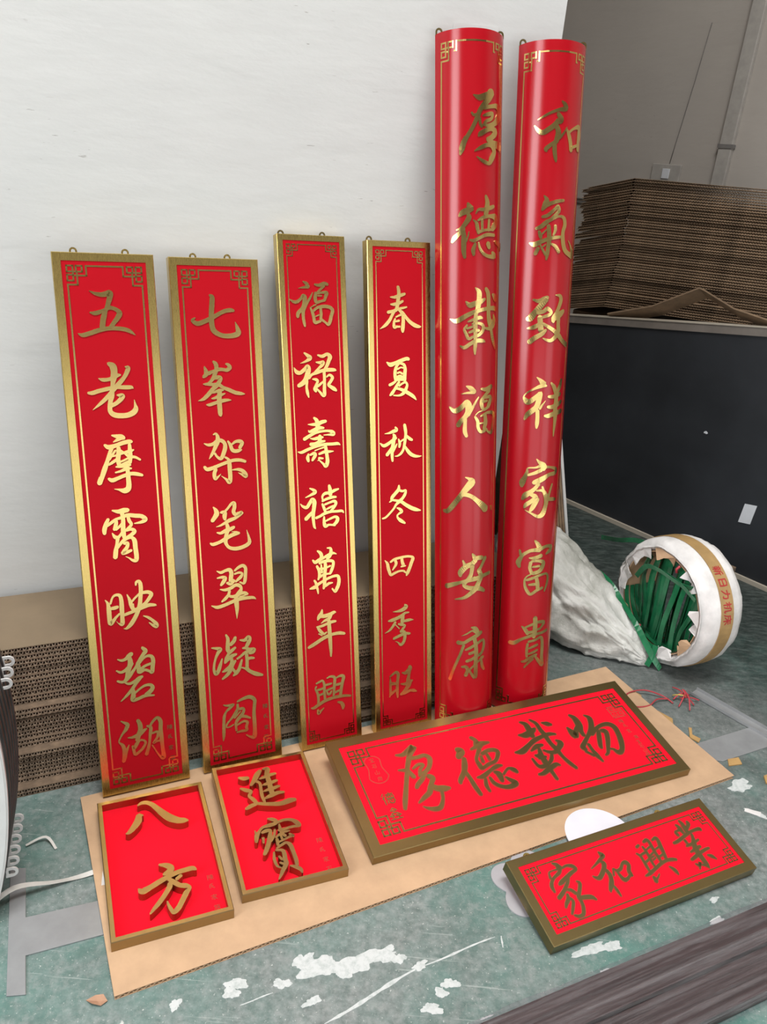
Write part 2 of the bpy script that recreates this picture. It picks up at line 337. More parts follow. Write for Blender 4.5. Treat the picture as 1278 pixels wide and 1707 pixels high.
# writing on the signs: (character, sign, origin, strokes as "x,y,width" in 0.1 mm)
CHARS = [
('五', 'P1', 0.0952, 1.0948, '-297,485,11 -192,435,63 -73,412,93 29,428,112 101,440,129 94,357,111 67,274,100 40,191,89 -9,87,79 -48,-17,109 -77,-121,110 -98,-246,111;-314,54,31 -225,39,83 -122,66,81 -28,108,60 67,150,82 148,140,75 226,99,86 263,37,113 214,-58,100 146,-141,89 77,-236,89;-580,-369,21 -493,-400,83 -339,-360,92 -153,-298,92 23,-267,83 197,-267,85 351,-289,86 452,-332,76 550,-406,11'),
('老', 'P1', 0.1008, 0.9388, '-95,576,76 -17,521,140 5,413,135 -16,275,124 -48,136,82 -69,7,93 -88,-100,113 -118,-208,93 -137,-315,93 -135,-424,96 -68,-493,110 46,-520,110 204,-516,109 325,-467,118 384,-392,106 380,-304,54 367,-194,11;-315,272,22 -236,243,75 -133,246,74 -27,275,84 60,326,84 124,335,43;-544,-20,53 -463,-23,85 -326,16,85 -148,53,85 20,80,75 197,74,87 324,70,77 364,47,22;231,505,22 292,482,86 264,396,93 204,290,82 112,185,93 -2,69,93 -116,-56,82 -217,-161,83 -339,-264,62 -482,-376,10;28,-83,33 110,-97,99 130,-119,104 83,-183,94 -7,-256,84 -115,-305,85'),
('摩', 'P1', 0.099, 0.7895, '-131,564,33 -28,536,89 55,520,111 106,495,89;54,498,87 -34,459,65 -111,419,22;-293,364,55 -214,315,100 -75,340,88 66,386,88 196,412,89 260,408,67;-152,300,84 -216,160,73 -270,8,84 -336,-155,105 -402,-317,95 -465,-447,105;-454,-313,21 -482,-400,42;-16,291,84 -26,158,95 -46,37,95 -34,-76,85;-83,240,43 -165,134,53 -225,49,53;-199,114,33 -81,129,44 71,174,55 201,199,78 289,227,33;213,355,64 213,221,86 213,86,86 192,-47,75;-67,49,54 -156,-11,65 -244,-61,44;2,246,44 92,173,44 192,88,67 309,68,56 412,5,45;3,-11,44 102,26,44 213,86,44;-15,-100,66 96,-52,66 185,-2,44;-101,-116,34 -5,-112,67 114,-98,90 200,-93,45;-121,-238,33 -2,-213,56 119,-166,78 215,-173,34;-269,-362,56 -198,-401,90 -78,-365,78 53,-319,78 206,-286,79 335,-307,79 430,-337,57;123,-110,75 134,-246,86 134,-382,97 134,-530,108 105,-619,121 28,-646,114 -77,-615,45 -171,-595,11'),
('霄', 'P1', 0.0934, 0.6314, '-197,520,34 -72,485,91 37,498,115 124,501,92;0,444,86 10,293,86 -3,121,97 -4,-19,97 9,-137,65;-297,336,65 -348,238,86 -390,116,96 -397,25,74;-331,190,56 -229,260,68 -138,319,57 -29,343,69 104,387,81 276,359,92 405,334,91 477,257,99 396,207,70 241,188,23;-131,284,64 -149,194,86 -189,94,65;6,247,45 -65,162,56 -157,91,57;113,363,65 137,257,76 174,172,66 103,98,57 11,26,46;56,45,46 166,68,69 228,14,87 157,-60,81 43,-117,69;-238,19,22 -191,-68,77 -140,-108,86 -161,-234,65 -194,-382,97 -217,-531,97;-140,-108,68 -70,-35,56 -20,53,33;-158,-327,56 -74,-221,68 42,-129,81 152,-118,69 212,-195,98 220,-372,98 229,-550,99 211,-643,93 135,-633,58 73,-578,34 0,-534,11;-10,-239,58 56,-235,77 49,-317,78 -24,-414,91 -60,-456,68 18,-442,82 130,-408,59'),
('映', 'P1', 0.0976, 0.4593, '-547,251,22 -500,161,64 -490,15,97 -492,-140,97 -483,-299,98 -425,-259,83 -353,-174,59 -270,-103,48;-447,153,45 -392,288,46 -323,338,60 -237,313,78 -213,202,87 -216,22,99 -221,-183,88 -235,-350,93 -310,-326,23 -350,-271,11;-434,43,72 -368,45,84 -301,59,72;-220,-159,61 -107,-128,73 7,-97,73 122,-54,98 236,-22,98 373,6,86 497,-12,60 530,-30,12;-83,315,22 -38,188,65 -14,64,87 21,-62,66;2,134,48 86,218,48 182,301,48;119,503,34 135,572,59 192,589,69 220,513,88 219,356,89 197,202,90 175,60,91 131,-79,93 52,-238,94 -48,-380,96 -144,-463,61 -210,-464,12;250,316,72 373,310,83 436,253,89 385,163,83 299,66,73 205,7,73;32,81,33 35,-16,44 88,-48,61 148,3,48;232,-229,24 330,-281,58 426,-370,68 498,-468,90 494,-529,75 418,-480,58 343,-406,23'),
('碧', 'P1', 0.0957, 0.3008, '-384,423,24 -298,383,62 -207,403,75 -135,465,99 -76,504,99;-127,426,88 -114,300,113 -146,181,105 -189,64,93 -220,-55,83 -271,-133,73;-427,159,35 -342,105,61 -251,126,75 -157,183,100 -72,267,62;-424,-91,48 -338,-132,62 -247,-112,76 -161,-16,99 -87,70,74 0,179,61 79,314,73 179,446,86 230,524,101 169,610,67;41,271,78 56,168,89 58,42,91 151,63,76;73,240,50 172,347,50 266,393,63 356,364,80 383,259,91 361,112,93 340,-11,87 284,12,49;109,108,76 204,166,64 321,195,64;69,40,76 186,69,63 307,8,60;-262,-160,36 -175,-202,63 -48,-164,77 47,-106,89 117,-82,64;70,-111,75 -29,-218,75 -130,-349,75 -253,-476,63 -386,-588,25;-108,-354,79 -106,-481,103 -127,-603,102 -13,-601,77 151,-558,77 345,-585,38;-58,-440,51 51,-360,51 169,-307,64 284,-317,73 325,-389,93 273,-468,102 175,-537,103'),
('湖', 'P1', 0.0949, 0.1402, '-422,537,24 -347,483,58 -284,418,89 -326,311,87 -401,225,50 -479,102,37 -496,28,33 -424,-66,77 -399,-175,89 -398,-318,105 -433,-466,83;-289,-84,25 -343,-201,61 -387,-321,73;-51,482,78 -13,371,101 -11,241,106 -55,121,110 -99,-11,97;-297,99,26 -195,88,66 -55,121,106 43,190,92 127,236,40;-212,-128,45 -196,-223,67 -171,-347,71 -88,-314,67 11,-233,65 78,-117,60 48,-45,48 -43,-24,53 -117,-98,90 -171,-190,76;143,298,48 220,241,79 197,77,71 173,-87,60 139,-236,74 80,-406,87;199,272,51 290,395,65 387,452,76 450,347,92 437,154,94 445,-71,94 451,-310,82 457,-576,103 367,-501,46 264,-292,34 223,-204,34;245,93,53 363,105,58 354,-24,63 250,-157,47 346,-127,54 440,-135,53'),
('七', 'P2', 0.0975, 1.088, '-132,511,58 -89,467,104 -97,335,114 -119,169,114 -128,24,115 -127,-132,116 -89,-254,117 22,-333,104 159,-368,102 346,-358,112 455,-302,126 438,-189,83 399,-64,12;-491,23,32 -551,-32,69 -443,-98,100 -293,-54,98 -140,13,98 26,103,87 168,170,88 309,194,89 378,183,57'),
('峯', 'P2', 0.088, 0.9407, '-52,549,53 -3,496,96 12,403,95 -26,290,94 -75,187,83 -154,96,62 -241,47,41 -303,59,21;-258,439,32 -232,357,84 -227,274,103 -293,214,61;-173,293,92 -66,332,72 53,371,82 158,368,73 243,356,83 310,406,95 282,469,75 230,491,42;-87,156,41 -1,195,83 83,183,96 57,100,94 -11,19,103 -101,-62,93 -214,-183,93 -325,-273,72 -442,-310,10;-303,59,21 -199,56,73 -84,42,73 32,38,84 134,-28,74 259,-84,85 406,-152,85 535,-178,74 621,-192,21;-117,-145,31 -30,-116,62 67,-88,73 141,-91,31;-135,-270,31 -49,-252,62 60,-203,73 169,-165,31;-259,-401,31 -186,-404,73 -57,-367,73 84,-330,84 214,-314,63 299,-318,21;56,-98,95 37,-224,106 30,-349,106 32,-486,107 35,-613,96 43,-656,64'),
('架', 'P2', 0.0972, 0.7784, '-242,545,32 -187,563,53 -149,486,86 -155,390,107 -204,286,96 -254,182,75 -314,79,64 -372,-3,11;-466,356,21 -373,318,64 -266,333,75 -155,401,85 -58,395,86 2,327,86 7,230,97 -32,114,97 -82,9,87 -126,-9,75 -188,38,54 -236,117,53;81,376,43 130,287,76 167,177,87 230,140,86 318,145,76 385,163,33;163,296,43 254,355,65 353,360,86 405,314,88 344,209,77;-490,-177,64 -430,-235,86 -300,-213,86 -168,-168,76 -3,-115,76 163,-72,76 328,-73,76 458,-115,65;-6,15,43 67,-44,65 83,-143,98 85,-295,98 86,-459,98 58,-567,99 -14,-495,54 -118,-411,11;-238,-250,86 -277,-355,86 -262,-465,75 -195,-426,44 -126,-367,11;140,-289,22 283,-288,65 380,-329,87 442,-410,99 450,-466,77 364,-415,54 278,-365,11'),
('笔', 'P2', 0.0951, 0.619, '-327,472,32 -278,402,86 -261,312,120 -321,218,100 -369,157,89;-162,335,55 -75,327,97 -81,227,98 -74,160,65;-74,338,56 7,419,56 90,510,67 157,526,87 162,426,89 134,329,88 175,258,88 264,271,90 332,287,79 250,217,68 136,161,79 23,128,90 -90,73,68 -192,28,45 -291,5,11;-278,-130,33 -192,-151,67 -79,-107,90 44,-76,91 124,-39,68;-445,-368,44 -382,-398,78 -226,-359,79 -90,-296,91 46,-233,91 159,-200,91 237,-197,57;237,-197,55 162,-155,33 62,-145,11;-37,45,76 -22,-68,99 -62,-198,89 -92,-330,99 -76,-433,76 -4,-520,77 138,-559,91 319,-535,92 459,-460,93 465,-347,67 420,-138,11'),
('翠', 'P2', 0.0992, 0.4697, '-382,448,22 -286,402,68 -184,434,69 -83,444,88 -43,359,100 -63,224,101 -69,110,106 -157,133,56;-381,278,34 -270,286,68 -195,253,87 -244,168,92 -304,96,58;-59,97,59 11,145,47;38,405,47 131,473,70 235,506,79 299,441,78 291,292,80 270,133,81 233,69,59 145,115,33;33,326,46 135,347,57 213,314,55 174,238,82 103,179,71 44,129,35;-62,235,33 45,152,33;-332,-3,23 -212,-31,69 -76,-4,82 28,51,82 118,38,89 170,-38,67 131,-126,106 58,-208,107;-113,-68,69 -141,-156,70 -213,-238,82 -306,-305,47;-164,-164,56 -77,-212,68 13,-213,82 152,-163,83 265,-168,69 320,-199,34;320,-199,48 216,-231,36 124,-241,35;-554,-372,22 -425,-426,80 -268,-403,82 -85,-349,83 76,-303,94 258,-295,82 440,-309,69 507,-354,22;36,-205,90 37,-379,113 41,-519,91 33,-646,57 26,-774,11'),
('凝', 'P2', 0.0928, 0.2942, '-551,351,34 -441,321,69 -354,282,99 -415,198,83 -479,68,58 -522,-89,57 -530,-218,66 -491,-308,93 -431,-248,96 -378,-116,82 -323,40,35;-198,620,44 -159,519,78 -167,391,91 -175,251,101 -158,153,70 -222,34,83 -251,-68,70;22,524,71 -17,436,97 -101,356,85;8,267,61 -76,210,86 -158,153,86;21,98,61 -84,69,98 -179,3,86 -263,-77,49;-108,49,67 -93,-84,92 -133,-184,110 -228,-250,99 -332,-291,37;-12,-63,61 -86,-169,85 -138,-279,97 -224,-383,86 -343,-468,49;-90,-240,55 -39,-334,66 5,-378,66;149,-68,48 108,-181,72 67,-293,86 -7,-376,99 -79,-434,37;131,435,35 245,416,85 340,471,106 359,397,106 308,298,97 257,223,74 188,223,48;257,223,67 346,160,93 462,152,78 435,85,87 341,65,62;36,-24,50 131,30,62 227,97,74 345,136,87;271,54,81 275,-91,81 267,-234,81 273,-331,88 373,-423,91 498,-495,105 636,-545,59;276,-67,73 369,-60,73 450,-74,48;115,-254,35 205,-295,45 272,-355,56'),
('阁', 'P2', 0.0918, 0.1383, '-353,425,24 -241,389,61 -102,397,44 -199,320,76 -295,243,50 -348,132,72 -369,-34,70 -379,-203,81 -390,-373,70 -408,-492,24;-11,378,58 -18,258,73 -95,127,88 -193,26,51 -291,-76,50 -308,-158,33 -227,-163,38 -133,-123,39;28,248,74 121,241,68 128,166,74 64,69,89 -22,-11,89 -73,-99,73 -79,-196,58 -73,-296,58;-100,42,51 -26,112,38 47,183,38;64,56,84 178,20,71 281,-39,47;-65,-162,51 30,-121,51 125,-92,62 205,-134,67 175,-252,72 182,-340,65 41,-334,63 -64,-347,38;-7,451,51 135,495,76 299,510,96 411,414,89 404,268,84 382,87,84 382,-123,95 382,-347,96 360,-542,116 266,-533,60 163,-460,34'),
('福', 'P3', 0.0824, 1.1259, '-247,491,30 -167,445,83 -129,369,94;-368,336,9 -254,357,47 -129,369,76;-596,86,20 -496,30,69 -414,31,76 -318,99,68 -263,176,66 -223,138,105 -228,43,103 -253,-53,91 -298,-131,89 -396,-227,90 -411,-314,72;-20,247,20 -77,140,50 -156,24,60 -224,-92,70 -270,-188,82 -276,-323,73 -261,-439,73 -245,-526,52;40,430,49 144,412,76 272,453,86 356,436,69;270,396,58 182,327,58 95,248,49;52,238,73 37,123,84 64,27,81 170,47,58 255,67,58;93,220,48 221,250,58 326,242,84 302,165,83 266,67,62;91,171,29 197,173,39;-89,-110,42 -42,-225,74 -16,-341,74 11,-438,80 149,-409,58;-100,-110,29 -24,-61,29 51,-31,38;-8,-167,59 79,-99,67 228,-69,78 387,-87,81 458,-164,86 420,-291,84 383,-419,84 337,-487,68 255,-428,52 172,-370,62;162,-118,64 167,-244,74 151,-370,63;28,-302,29 114,-263,29'),
('禄', 'P3', 0.0831, 0.9595, '-303,524,41 -222,464,82 -161,404,105 -238,346,69 -324,308,39 -409,281,10;-569,186,21 -512,87,92 -419,65,88 -311,141,90 -234,208,99 -216,139,126 -243,21,125 -302,-116,123 -390,-192,110 -476,-239,90;-215,-59,81 -127,18,60 -19,55,80 133,101,80 284,117,90 424,114,80 478,103,40;-261,-137,63 -278,-275,63 -263,-405,74 -236,-516,32;32,469,40 148,438,79 268,486,79 340,425,108 304,326,95 256,218,84 198,129,73;-18,302,30 77,291,69 163,299,83 139,240,83 50,162,61 -50,66,61 -105,17,51;175,90,75 180,-50,75 174,-189,75 167,-340,86 161,-470,86 118,-479,72 46,-396,52 -25,-323,42;-121,-91,30 -37,-104,71 4,-145,64 -43,-243,63 -79,-322,75 -49,-382,63;-34,-283,61 54,-226,61 154,-149,41;233,-51,31 311,-3,60 384,-65,76 337,-154,74 279,-233,76 331,-285,83 416,-338,94 469,-380,52'),
('壽', 'P3', 0.0797, 0.797, '-95,618,52 -33,555,95 -6,452,107 -21,351,108;203,523,71 105,507,92 -16,463,92 -145,459,61 -252,465,20;141,363,51 23,369,92 -108,325,82 -217,291,61 -248,323,21;-364,117,83 -244,181,83 -90,253,72 84,284,61 258,285,61 365,249,94 385,196,84 254,193,41 134,190,20;-23,301,52 -133,256,51;36,175,86 32,104,97 7,23,86;-214,128,20 -118,112,61 -10,127,82 110,140,51;-210,-14,82 -102,-11,82 29,32,82 160,45,41;-538,-177,20 -443,-193,72 -280,-132,72 -84,-73,72 135,-36,72 353,-39,72 485,-36,72 550,-71,21;166,-68,76 182,-193,87 198,-338,87 203,-463,99 155,-563,95 82,-496,52 -12,-406,31;121,-107,42 0,-140,31 -110,-174,31;-6,-263,52 127,-220,73 258,-218,62 368,-215,21;-274,-245,43 -300,-335,86 -283,-418,64;-233,-268,52 -134,-234,72 -104,-277,86 -151,-356,75 -185,-405,54;-10,-355,51 55,-370,51 98,-373,31;-10,-355,54 -23,-406,32 -56,-424,11'),
('禧', 'P3', 0.086, 0.6387, '-345,503,31 -250,453,72 -209,397,88 -309,344,64 -464,285,21;-600,141,21 -538,73,62 -443,43,85 -362,140,87 -293,228,84 -242,160,108 -260,5,99 -288,-139,98 -285,-308,76 -270,-447,65 -240,-503,32;-286,-77,66 -376,-152,88 -478,-246,98;158,533,66 176,427,99 181,301,99;398,429,43 285,397,75 173,354,75 40,344,75 -29,277,55 -22,193,44;323,235,53 212,235,75 78,205,64 -34,162,54;-37,89,54 2,-20,75 31,-107,65;28,72,54 162,113,54 274,134,73 316,77,78 257,-23,67 175,-100,56;67,-47,43 179,-5,54 247,20,44;-217,-241,65 -117,-209,65 18,-148,76 175,-121,64 330,-126,64 465,-128,63 508,-175,32;-7,-230,44 -13,-357,77 15,-466,94 116,-445,53 271,-471,53;32,-340,44 167,-290,55 280,-259,64 345,-308,88 308,-400,91 227,-456,56'),
('萬', 'P3', 0.081, 0.4775, '-170,543,42 -96,481,84 -67,391,89 -115,311,68;87,588,32 175,567,64 182,469,90 144,377,92 74,310,69;-302,324,42 -238,262,86 -126,313,89 -13,353,67 124,411,78 237,441,65 326,409,21;-199,160,64 -149,35,76 -144,-95,79 -181,-187,46;-129,227,66 -17,256,77 117,261,75 228,226,74 223,118,80 173,-6,81 136,-77,58;-114,85,65 -2,81,55 156,126,45;17,273,67 22,132,90 5,-6,90 -12,-134,90 -20,-307,90 -48,-434,57;-123,-119,68 -32,-77,56 148,-68,44;-87,179,44 -74,-18,55;-412,-394,33 -312,-375,90 -233,-343,91 -251,-254,64 -282,-196,53;-221,-323,79 -84,-255,68 52,-197,68 212,-153,67 336,-158,74 366,-250,90 350,-379,93 300,-482,94 252,-552,66 176,-465,42;0,-375,69 92,-322,68 194,-314,33;-223,-366,65 -205,-466,55 -198,-544,33'),
('年', 'P3', 0.0776, 0.3301, '-79,501,34 -106,406,93 -166,327,105 -203,256,47;-165,349,88 -20,327,101 117,350,92 232,388,80 277,381,33;162,343,71 90,243,94 -25,206,58 -117,154,23;268,149,57 154,144,80 16,111,69 -121,77,68 -244,75,34;-212,47,63 -149,-51,84 -62,-132,65 18,-101,35;87,188,90 91,21,102 96,-147,102 100,-315,102 104,-484,91 109,-631,69 104,-754,46;494,-212,66 369,-180,90 208,-177,80 48,-206,93 -90,-250,94 -228,-316,94 -366,-381,94 -480,-428,70;-197,-110,32 -109,-169,32'),
('興', 'P3', 0.0793, 0.1595, '-340,216,48 -366,153,44 -315,30,66 -298,-110,68 -304,-246,69;-336,295,48 -233,331,60 -164,341,53 -124,220,68 -131,61,69 -125,-77,69 -119,-192,69;-310,120,58 -219,124,59 -150,145,60;-295,-31,59 -203,-16,60 -145,7,49;-48,387,36 45,415,57 158,371,75 152,223,82 133,55,71 114,-125,59;-78,211,59 2,218,59 72,227,47;-85,53,60 8,80,60 89,98,60;-64,25,43 -32,-49,64 26,-38,62 63,23,37;204,351,36 321,386,70 401,348,89 372,215,84 331,51,84 300,-139,84;161,164,59 266,167,72 336,188,49;153,-40,61 235,-11,61 317,8,61;-501,-331,35 -422,-336,84 -283,-273,85 -119,-204,85 66,-172,84 252,-164,83 427,-176,70 578,-206,58;-323,-414,57 -316,-507,87 -245,-453,62 -162,-390,25;223,-308,44 314,-350,85 358,-440,102 354,-520,59'),
('春', 'P4', 0.0802, 1.1022, '-20,615,74 0,523,85 -1,412,95 -24,282,95 -47,151,95 -80,58,73;159,451,66 31,412,84 -97,373,74 -223,372,28;104,283,57 7,235,75 -120,206,74 -215,205,37;209,144,38 113,124,56 6,105,56 -143,48,75 -292,19,74;-101,76,71 -187,-55,72 -252,-167,81 -359,-279,79 -508,-372,10;-16,96,61 90,3,92 196,-110,82 303,-213,91 432,-289,98 541,-318,67 595,-318,19;-103,-129,42 -137,-223,64 -127,-326,82 -63,-317,56 22,-317,47;-82,-92,38 4,-54,47 89,-35,70 110,-129,86 108,-251,96 96,-373,97 96,-440,64;-104,-195,47 2,-176,56'),
('夏', 'P4', 0.0809, 0.946, '-348,403,30 -253,344,105 -124,379,88 27,434,88 179,479,87 244,468,77;-17,377,62 -93,292,74 -127,178,86 -129,63,86 -108,-34,86;5,377,58 112,336,72 144,229,87 131,95,98 130,-41,87;-62,234,49 25,271,39 90,260,39;-63,138,49 2,156,48 67,116,50;-86,42,49 1,69,58 87,38,49;-108,-15,87 0,-8,87 130,-12,87;-109,-54,51 -196,-109,70 -282,-145,70;-22,-75,64 -89,-170,74 -155,-265,74 -220,-350,84 -275,-396,41;-24,-172,51 64,-117,50 151,-90,59 194,-160,66 149,-275,86 83,-360,83 -26,-405,49 -178,-400,29;-111,-228,58 -3,-250,68 127,-303,89 258,-376,90 368,-449,82 444,-531,21'),
('秋', 'P4', 0.0756, 0.7862, '-87,419,42 -55,348,87 -153,314,82 -262,280,50 -382,267,10;-143,244,53 -112,183,98 -135,85,99 -158,-33,99 -182,-171,88 -184,-311,77 -174,-422,55;-504,38,30 -408,-27,79 -288,15,83 -178,87,74 -68,150,63;-158,-53,76 -225,-148,87 -325,-261,87;-160,-192,55 -93,-77,55 -48,0,33;-3,117,32 29,15,77 17,-84,55;166,465,76 187,345,88 197,245,77 185,126,78 161,-13,78 126,-151,67 59,-247,65 -30,-301,42 -107,-306,20;151,108,42 85,72,43 40,35,32;373,75,60 306,109,81 218,184,61;161,-53,42 237,-178,84 325,-275,92 437,-333,80 549,-351,51 628,-346,21'),
('冬', 'P4', 0.0749, 0.6313, '1,494,45 -12,393,90 -102,298,89 -191,204,90 -215,124,56 -270,89,22;10,370,60 99,342,61 189,355,53 166,254,80 97,158,79 7,83,89 -83,10,67 -151,-87,56 -264,-199,56 -376,-291,55 -464,-313,43;-203,144,51 -60,110,61 52,79,81 185,-16,92 342,-113,102 478,-168,92 604,-201,31;-62,-75,30 16,-113,71 71,-181,79 3,-226,56 -53,-272,46 -32,-346,63 46,-417,92 158,-491,51'),
('四', 'P4', 0.0744, 0.4717, '-411,187,21 -345,95,75 -324,-13,88 -292,-123,86 -249,-214,72 -147,-185,67 -21,-148,55 104,-154,52 172,-206,52;-255,126,57 -142,186,67 17,208,66 176,221,65 313,204,62 382,153,91 335,30,95 288,-92,95 229,-213,95 194,-284,48;-120,151,77 -98,64,81 -156,-35,58 -202,-93,35;62,171,78 83,62,89 105,-5,82 37,-38,34;174,-24,33 105,-26,54'),
('季', 'P4', 0.0747, 0.3098, '137,545,54 171,485,109 78,423,106 -49,398,68 -209,401,11;250,320,34 134,316,70 41,254,95 -97,210,93 -235,177,91 -338,171,45;88,290,71 63,162,107 51,55,95;377,102,22 248,111,79 109,100,68;-145,108,73 -215,10,73 -307,-85,60 -445,-149,12;-53,49,53 38,13,74 131,-24,56 72,-103,74 13,-181,73;-10,-155,43 106,-197,84 128,-311,94 103,-440,86 56,-509,86 -3,-533,75 -83,-452,31 -151,-419,11;268,-268,66 128,-245,80 -34,-284,83 -196,-334,71;-168,68,31 -32,-86,31'),
('旺', 'P4', 0.0759, 0.1455, '-327,237,23 -318,89,70 -320,-69,71 -322,-204,72 -347,-301,37;-327,270,49 -245,322,62 -152,361,78 -94,293,91 -108,138,84 -122,-29,84 -124,-199,83 -114,-360,47;-295,62,91 -156,46,80;-322,-227,100 -229,-178,75 -146,-126,50;23,316,34 128,296,98 247,387,127 248,455,96;247,387,110 222,233,86 197,79,111 172,-75,87 123,-180,101;-16,7,34 101,-16,82 220,7,99 315,45,63;268,43,101 219,-84,102 123,-180,102 52,-257,102 -19,-288,75;4,-293,62 123,-259,99 265,-231,72 360,-250,89 444,-289,33'),
('厚', 'C1', 0.021, 1.5153, '-271,663,24 -124,611,128 48,672,129 212,752,124;177,747,200 112,598,133 -9,480,119 -107,355,105 -160,236,105 -225,93,90 -301,-50,89 -390,-191,89 -465,-331,103 -515,-471,117 -552,-577,52;-305,291,49 -253,244,59 -147,271,70;-453,-201,26 -516,-328,52 -553,-469,65;-118,191,55 -103,74,70 -59,6,56;-8,410,93 183,455,81 361,484,115 493,415,200 470,267,193 306,119,122 124,47,82 -31,55,48;-34,243,35 86,278,82 223,308,86 189,197,76 58,134,75 -2,81,65;-140,-188,50 -86,-137,111 93,-40,97 230,-11,109 333,-68,156 234,-178,121 97,-253,102;96,-242,115 277,-316,128 527,-349,200 531,-421,103;-230,-511,24 -81,-434,85 99,-361,95 239,-369,140 303,-505,126 209,-662,137 140,-754,85 -19,-718,78 -175,-630,25'),
('德', 'C1', 0.0109, 1.2951, '-268,567,59 -219,454,179;-158,432,68 -266,410,137 -385,367,129 -457,302,72;-266,342,71 -241,251,121 -312,139,107 -407,28,83 -527,-13,24;-358,3,95 -478,-107,97 -576,-194,112 -626,-272,64;-382,4,83 -357,-134,108 -356,-317,120 -354,-490,108 -329,-629,72;-238,-56,24 -261,-158,36 -296,-273,36;167,735,73 214,603,123 202,466,136 174,328,118;424,529,76 297,484,94 114,439,79 -20,434,58 -83,342,24;-30,196,47 117,269,81 301,302,80 495,284,165 500,146,158 379,21,119;-143,206,24 -67,138,75 -40,25,90 -13,-89,65;76,210,69 80,-41,69;269,220,65 258,-10,81;-13,-66,70 151,-15,58 379,9,58;-212,-239,46 -113,-251,81 42,-180,71 213,-116,81 463,-112,70;-87,-320,63 -135,-458,100 -122,-573,63;-10,-296,39 32,-433,66 131,-546,78 287,-599,84 478,-578,129 393,-512,88;248,-310,128 283,-401,99;513,-259,90 690,-304,124 853,-360,200'),
('載', 'C1', 0.0159, 1.0868, '-122,771,25 -28,665,120 -26,487,122 -50,309,121 -88,189,92;-343,454,36 -256,370,119 -130,404,121 16,451,111 131,511,65;-716,55,24 -561,4,109 -364,109,109 -166,202,97 47,260,85 267,297,97 471,299,113 524,275,128;158,749,90 225,643,116 245,477,121 249,309,121 253,128,122 292,-29,146 355,-236,100 424,-446,112 532,-645,83;372,622,52 487,553,184 515,505,161;429,141,45 456,19,145 392,-102,159 277,-175,92 144,-161,51 82,-100,41;-289,-12,36 -164,34,73 -6,81,85 65,68,48;-313,-96,50 -374,-191,62 -324,-312,73 -273,-410,72 -160,-363,62 -28,-329,77 84,-221,87 82,-100,84 -32,-51,60 -189,-61,48;-313,-168,49 -162,-122,61;-262,-265,49 -136,-218,73 -16,-220,60;-101,166,92 -112,-2,105 -110,-171,105 -108,-340,92 -106,-509,92 -117,-655,79 -116,-777,39;-470,-577,36 -370,-615,86 -234,-532,87 -80,-461,98 88,-464,85 150,-490,26'),
('福', 'C1', 0.0147, 0.8729, '-300,602,37 -198,551,112 -106,461,114;-424,416,13 -286,440,50 -106,448,75;-706,99,40 -586,1,114 -459,53,126 -359,153,114 -284,227,112 -245,126,166 -256,-25,142 -331,-150,115 -431,-251,114 -494,-353,115;5,332,28 -76,209,54 -154,61,66 -255,-101,90;-318,-201,76 -329,-353,89 -328,-506,101 -288,-622,76;74,529,50 216,510,105 403,575,114;324,479,105 186,361,78 94,240,106 96,113,104 160,21,76 296,76,76;187,310,65 367,324,95 350,199,121 295,88,111;125,213,65 256,230,53;-72,-106,27 11,-34,27 129,-2,27;-85,-144,52 -14,-261,83 2,-415,83 76,-522,77 202,-505,68;70,-139,41 262,-62,69 468,-78,92 551,-176,120 503,-378,107 435,-552,109 310,-540,56 235,-457,62;195,-121,99 215,-301,120 168,-451,98;44,-315,39 198,-300,40'),
('人', 'C1', -0.006, 0.6533, '-99,548,26 -8,507,77 59,425,191 -71,259,159 -186,114,130 -314,-61,130 -433,-215,131 -545,-331,118 -649,-330,83;-186,114,106 -56,100,105 77,41,104 204,-61,118 342,-182,166 464,-305,200;697,-263,54 700,-359,54'),
('安', 'C1', 0.0041, 0.4499, '-2,589,40 55,488,110 100,373,71;270,460,116 114,454,120 1,327,131 -161,254,139 -293,116,147 -305,5,79;-242,420,40 -188,282,92;377,441,117 274,265,88 179,113,98;1,272,114 -24,80,99 -78,-55,113 -210,-218,94 -129,-303,109 37,-344,125 218,-368,123 357,-451,81;179,141,119 246,-36,134 184,-194,132 95,-350,140 -46,-476,116 -207,-582,84 -434,-632,28;-661,-293,136 -477,-228,110 -277,-162,83 -77,-111,113 151,-78,119 349,-27,99 557,-4,96;62,-39,60 6,-117,59'),
('康', 'C1', 0.0053, 0.2341, '-19,747,38 87,708,111 144,594,119 8,653,53 -144,573,40 -267,523,13;-363,336,119 -216,326,92 -67,411,95 117,494,116 263,571,112;-215,260,75 -287,49,74 -384,-195,74 -483,-445,74 -572,-727,89;63,449,106 107,259,110 124,17,114 113,-220,114 116,-435,115 105,-675,106 9,-579,75 -58,-464,62;-165,127,53 -13,196,83 148,278,74 331,344,76 368,202,93 304,6,88 182,-73,78;-63,15,82 68,53,84;-137,-192,81 17,-139,85 125,-62,75;-259,-349,53 -160,-351,91 -109,-434,89 -158,-592,103;-108,-487,81 -6,-390,57 156,-255,62 340,-137,89;274,-120,48 311,-371,97 382,-498,81'),
('和', 'C2', 0.0132, 1.5163, '-13,661,34 65,597,98 97,509,116 -49,478,81 -226,422,62 -396,344,53 -554,262,22;-89,385,89 -11,269,132 -55,205,102;-626,136,31 -531,27,89 -419,-20,114 -293,48,118 -165,141,119 -80,245,111;-119,122,112 -65,2,129 -81,-121,128 -120,-225,111 -229,-288,87 -334,-380,100 -320,-432,43;-140,-287,103 -131,-430,103 -98,-594,81 -82,-665,23;154,110,26 83,-9,48 -32,-139,68;158,59,54 224,-56,102 283,-214,110 314,-375,115;219,5,60 369,106,59 575,160,133 631,4,195 601,-167,145 599,-324,144;341,-310,68 533,-241,65'),
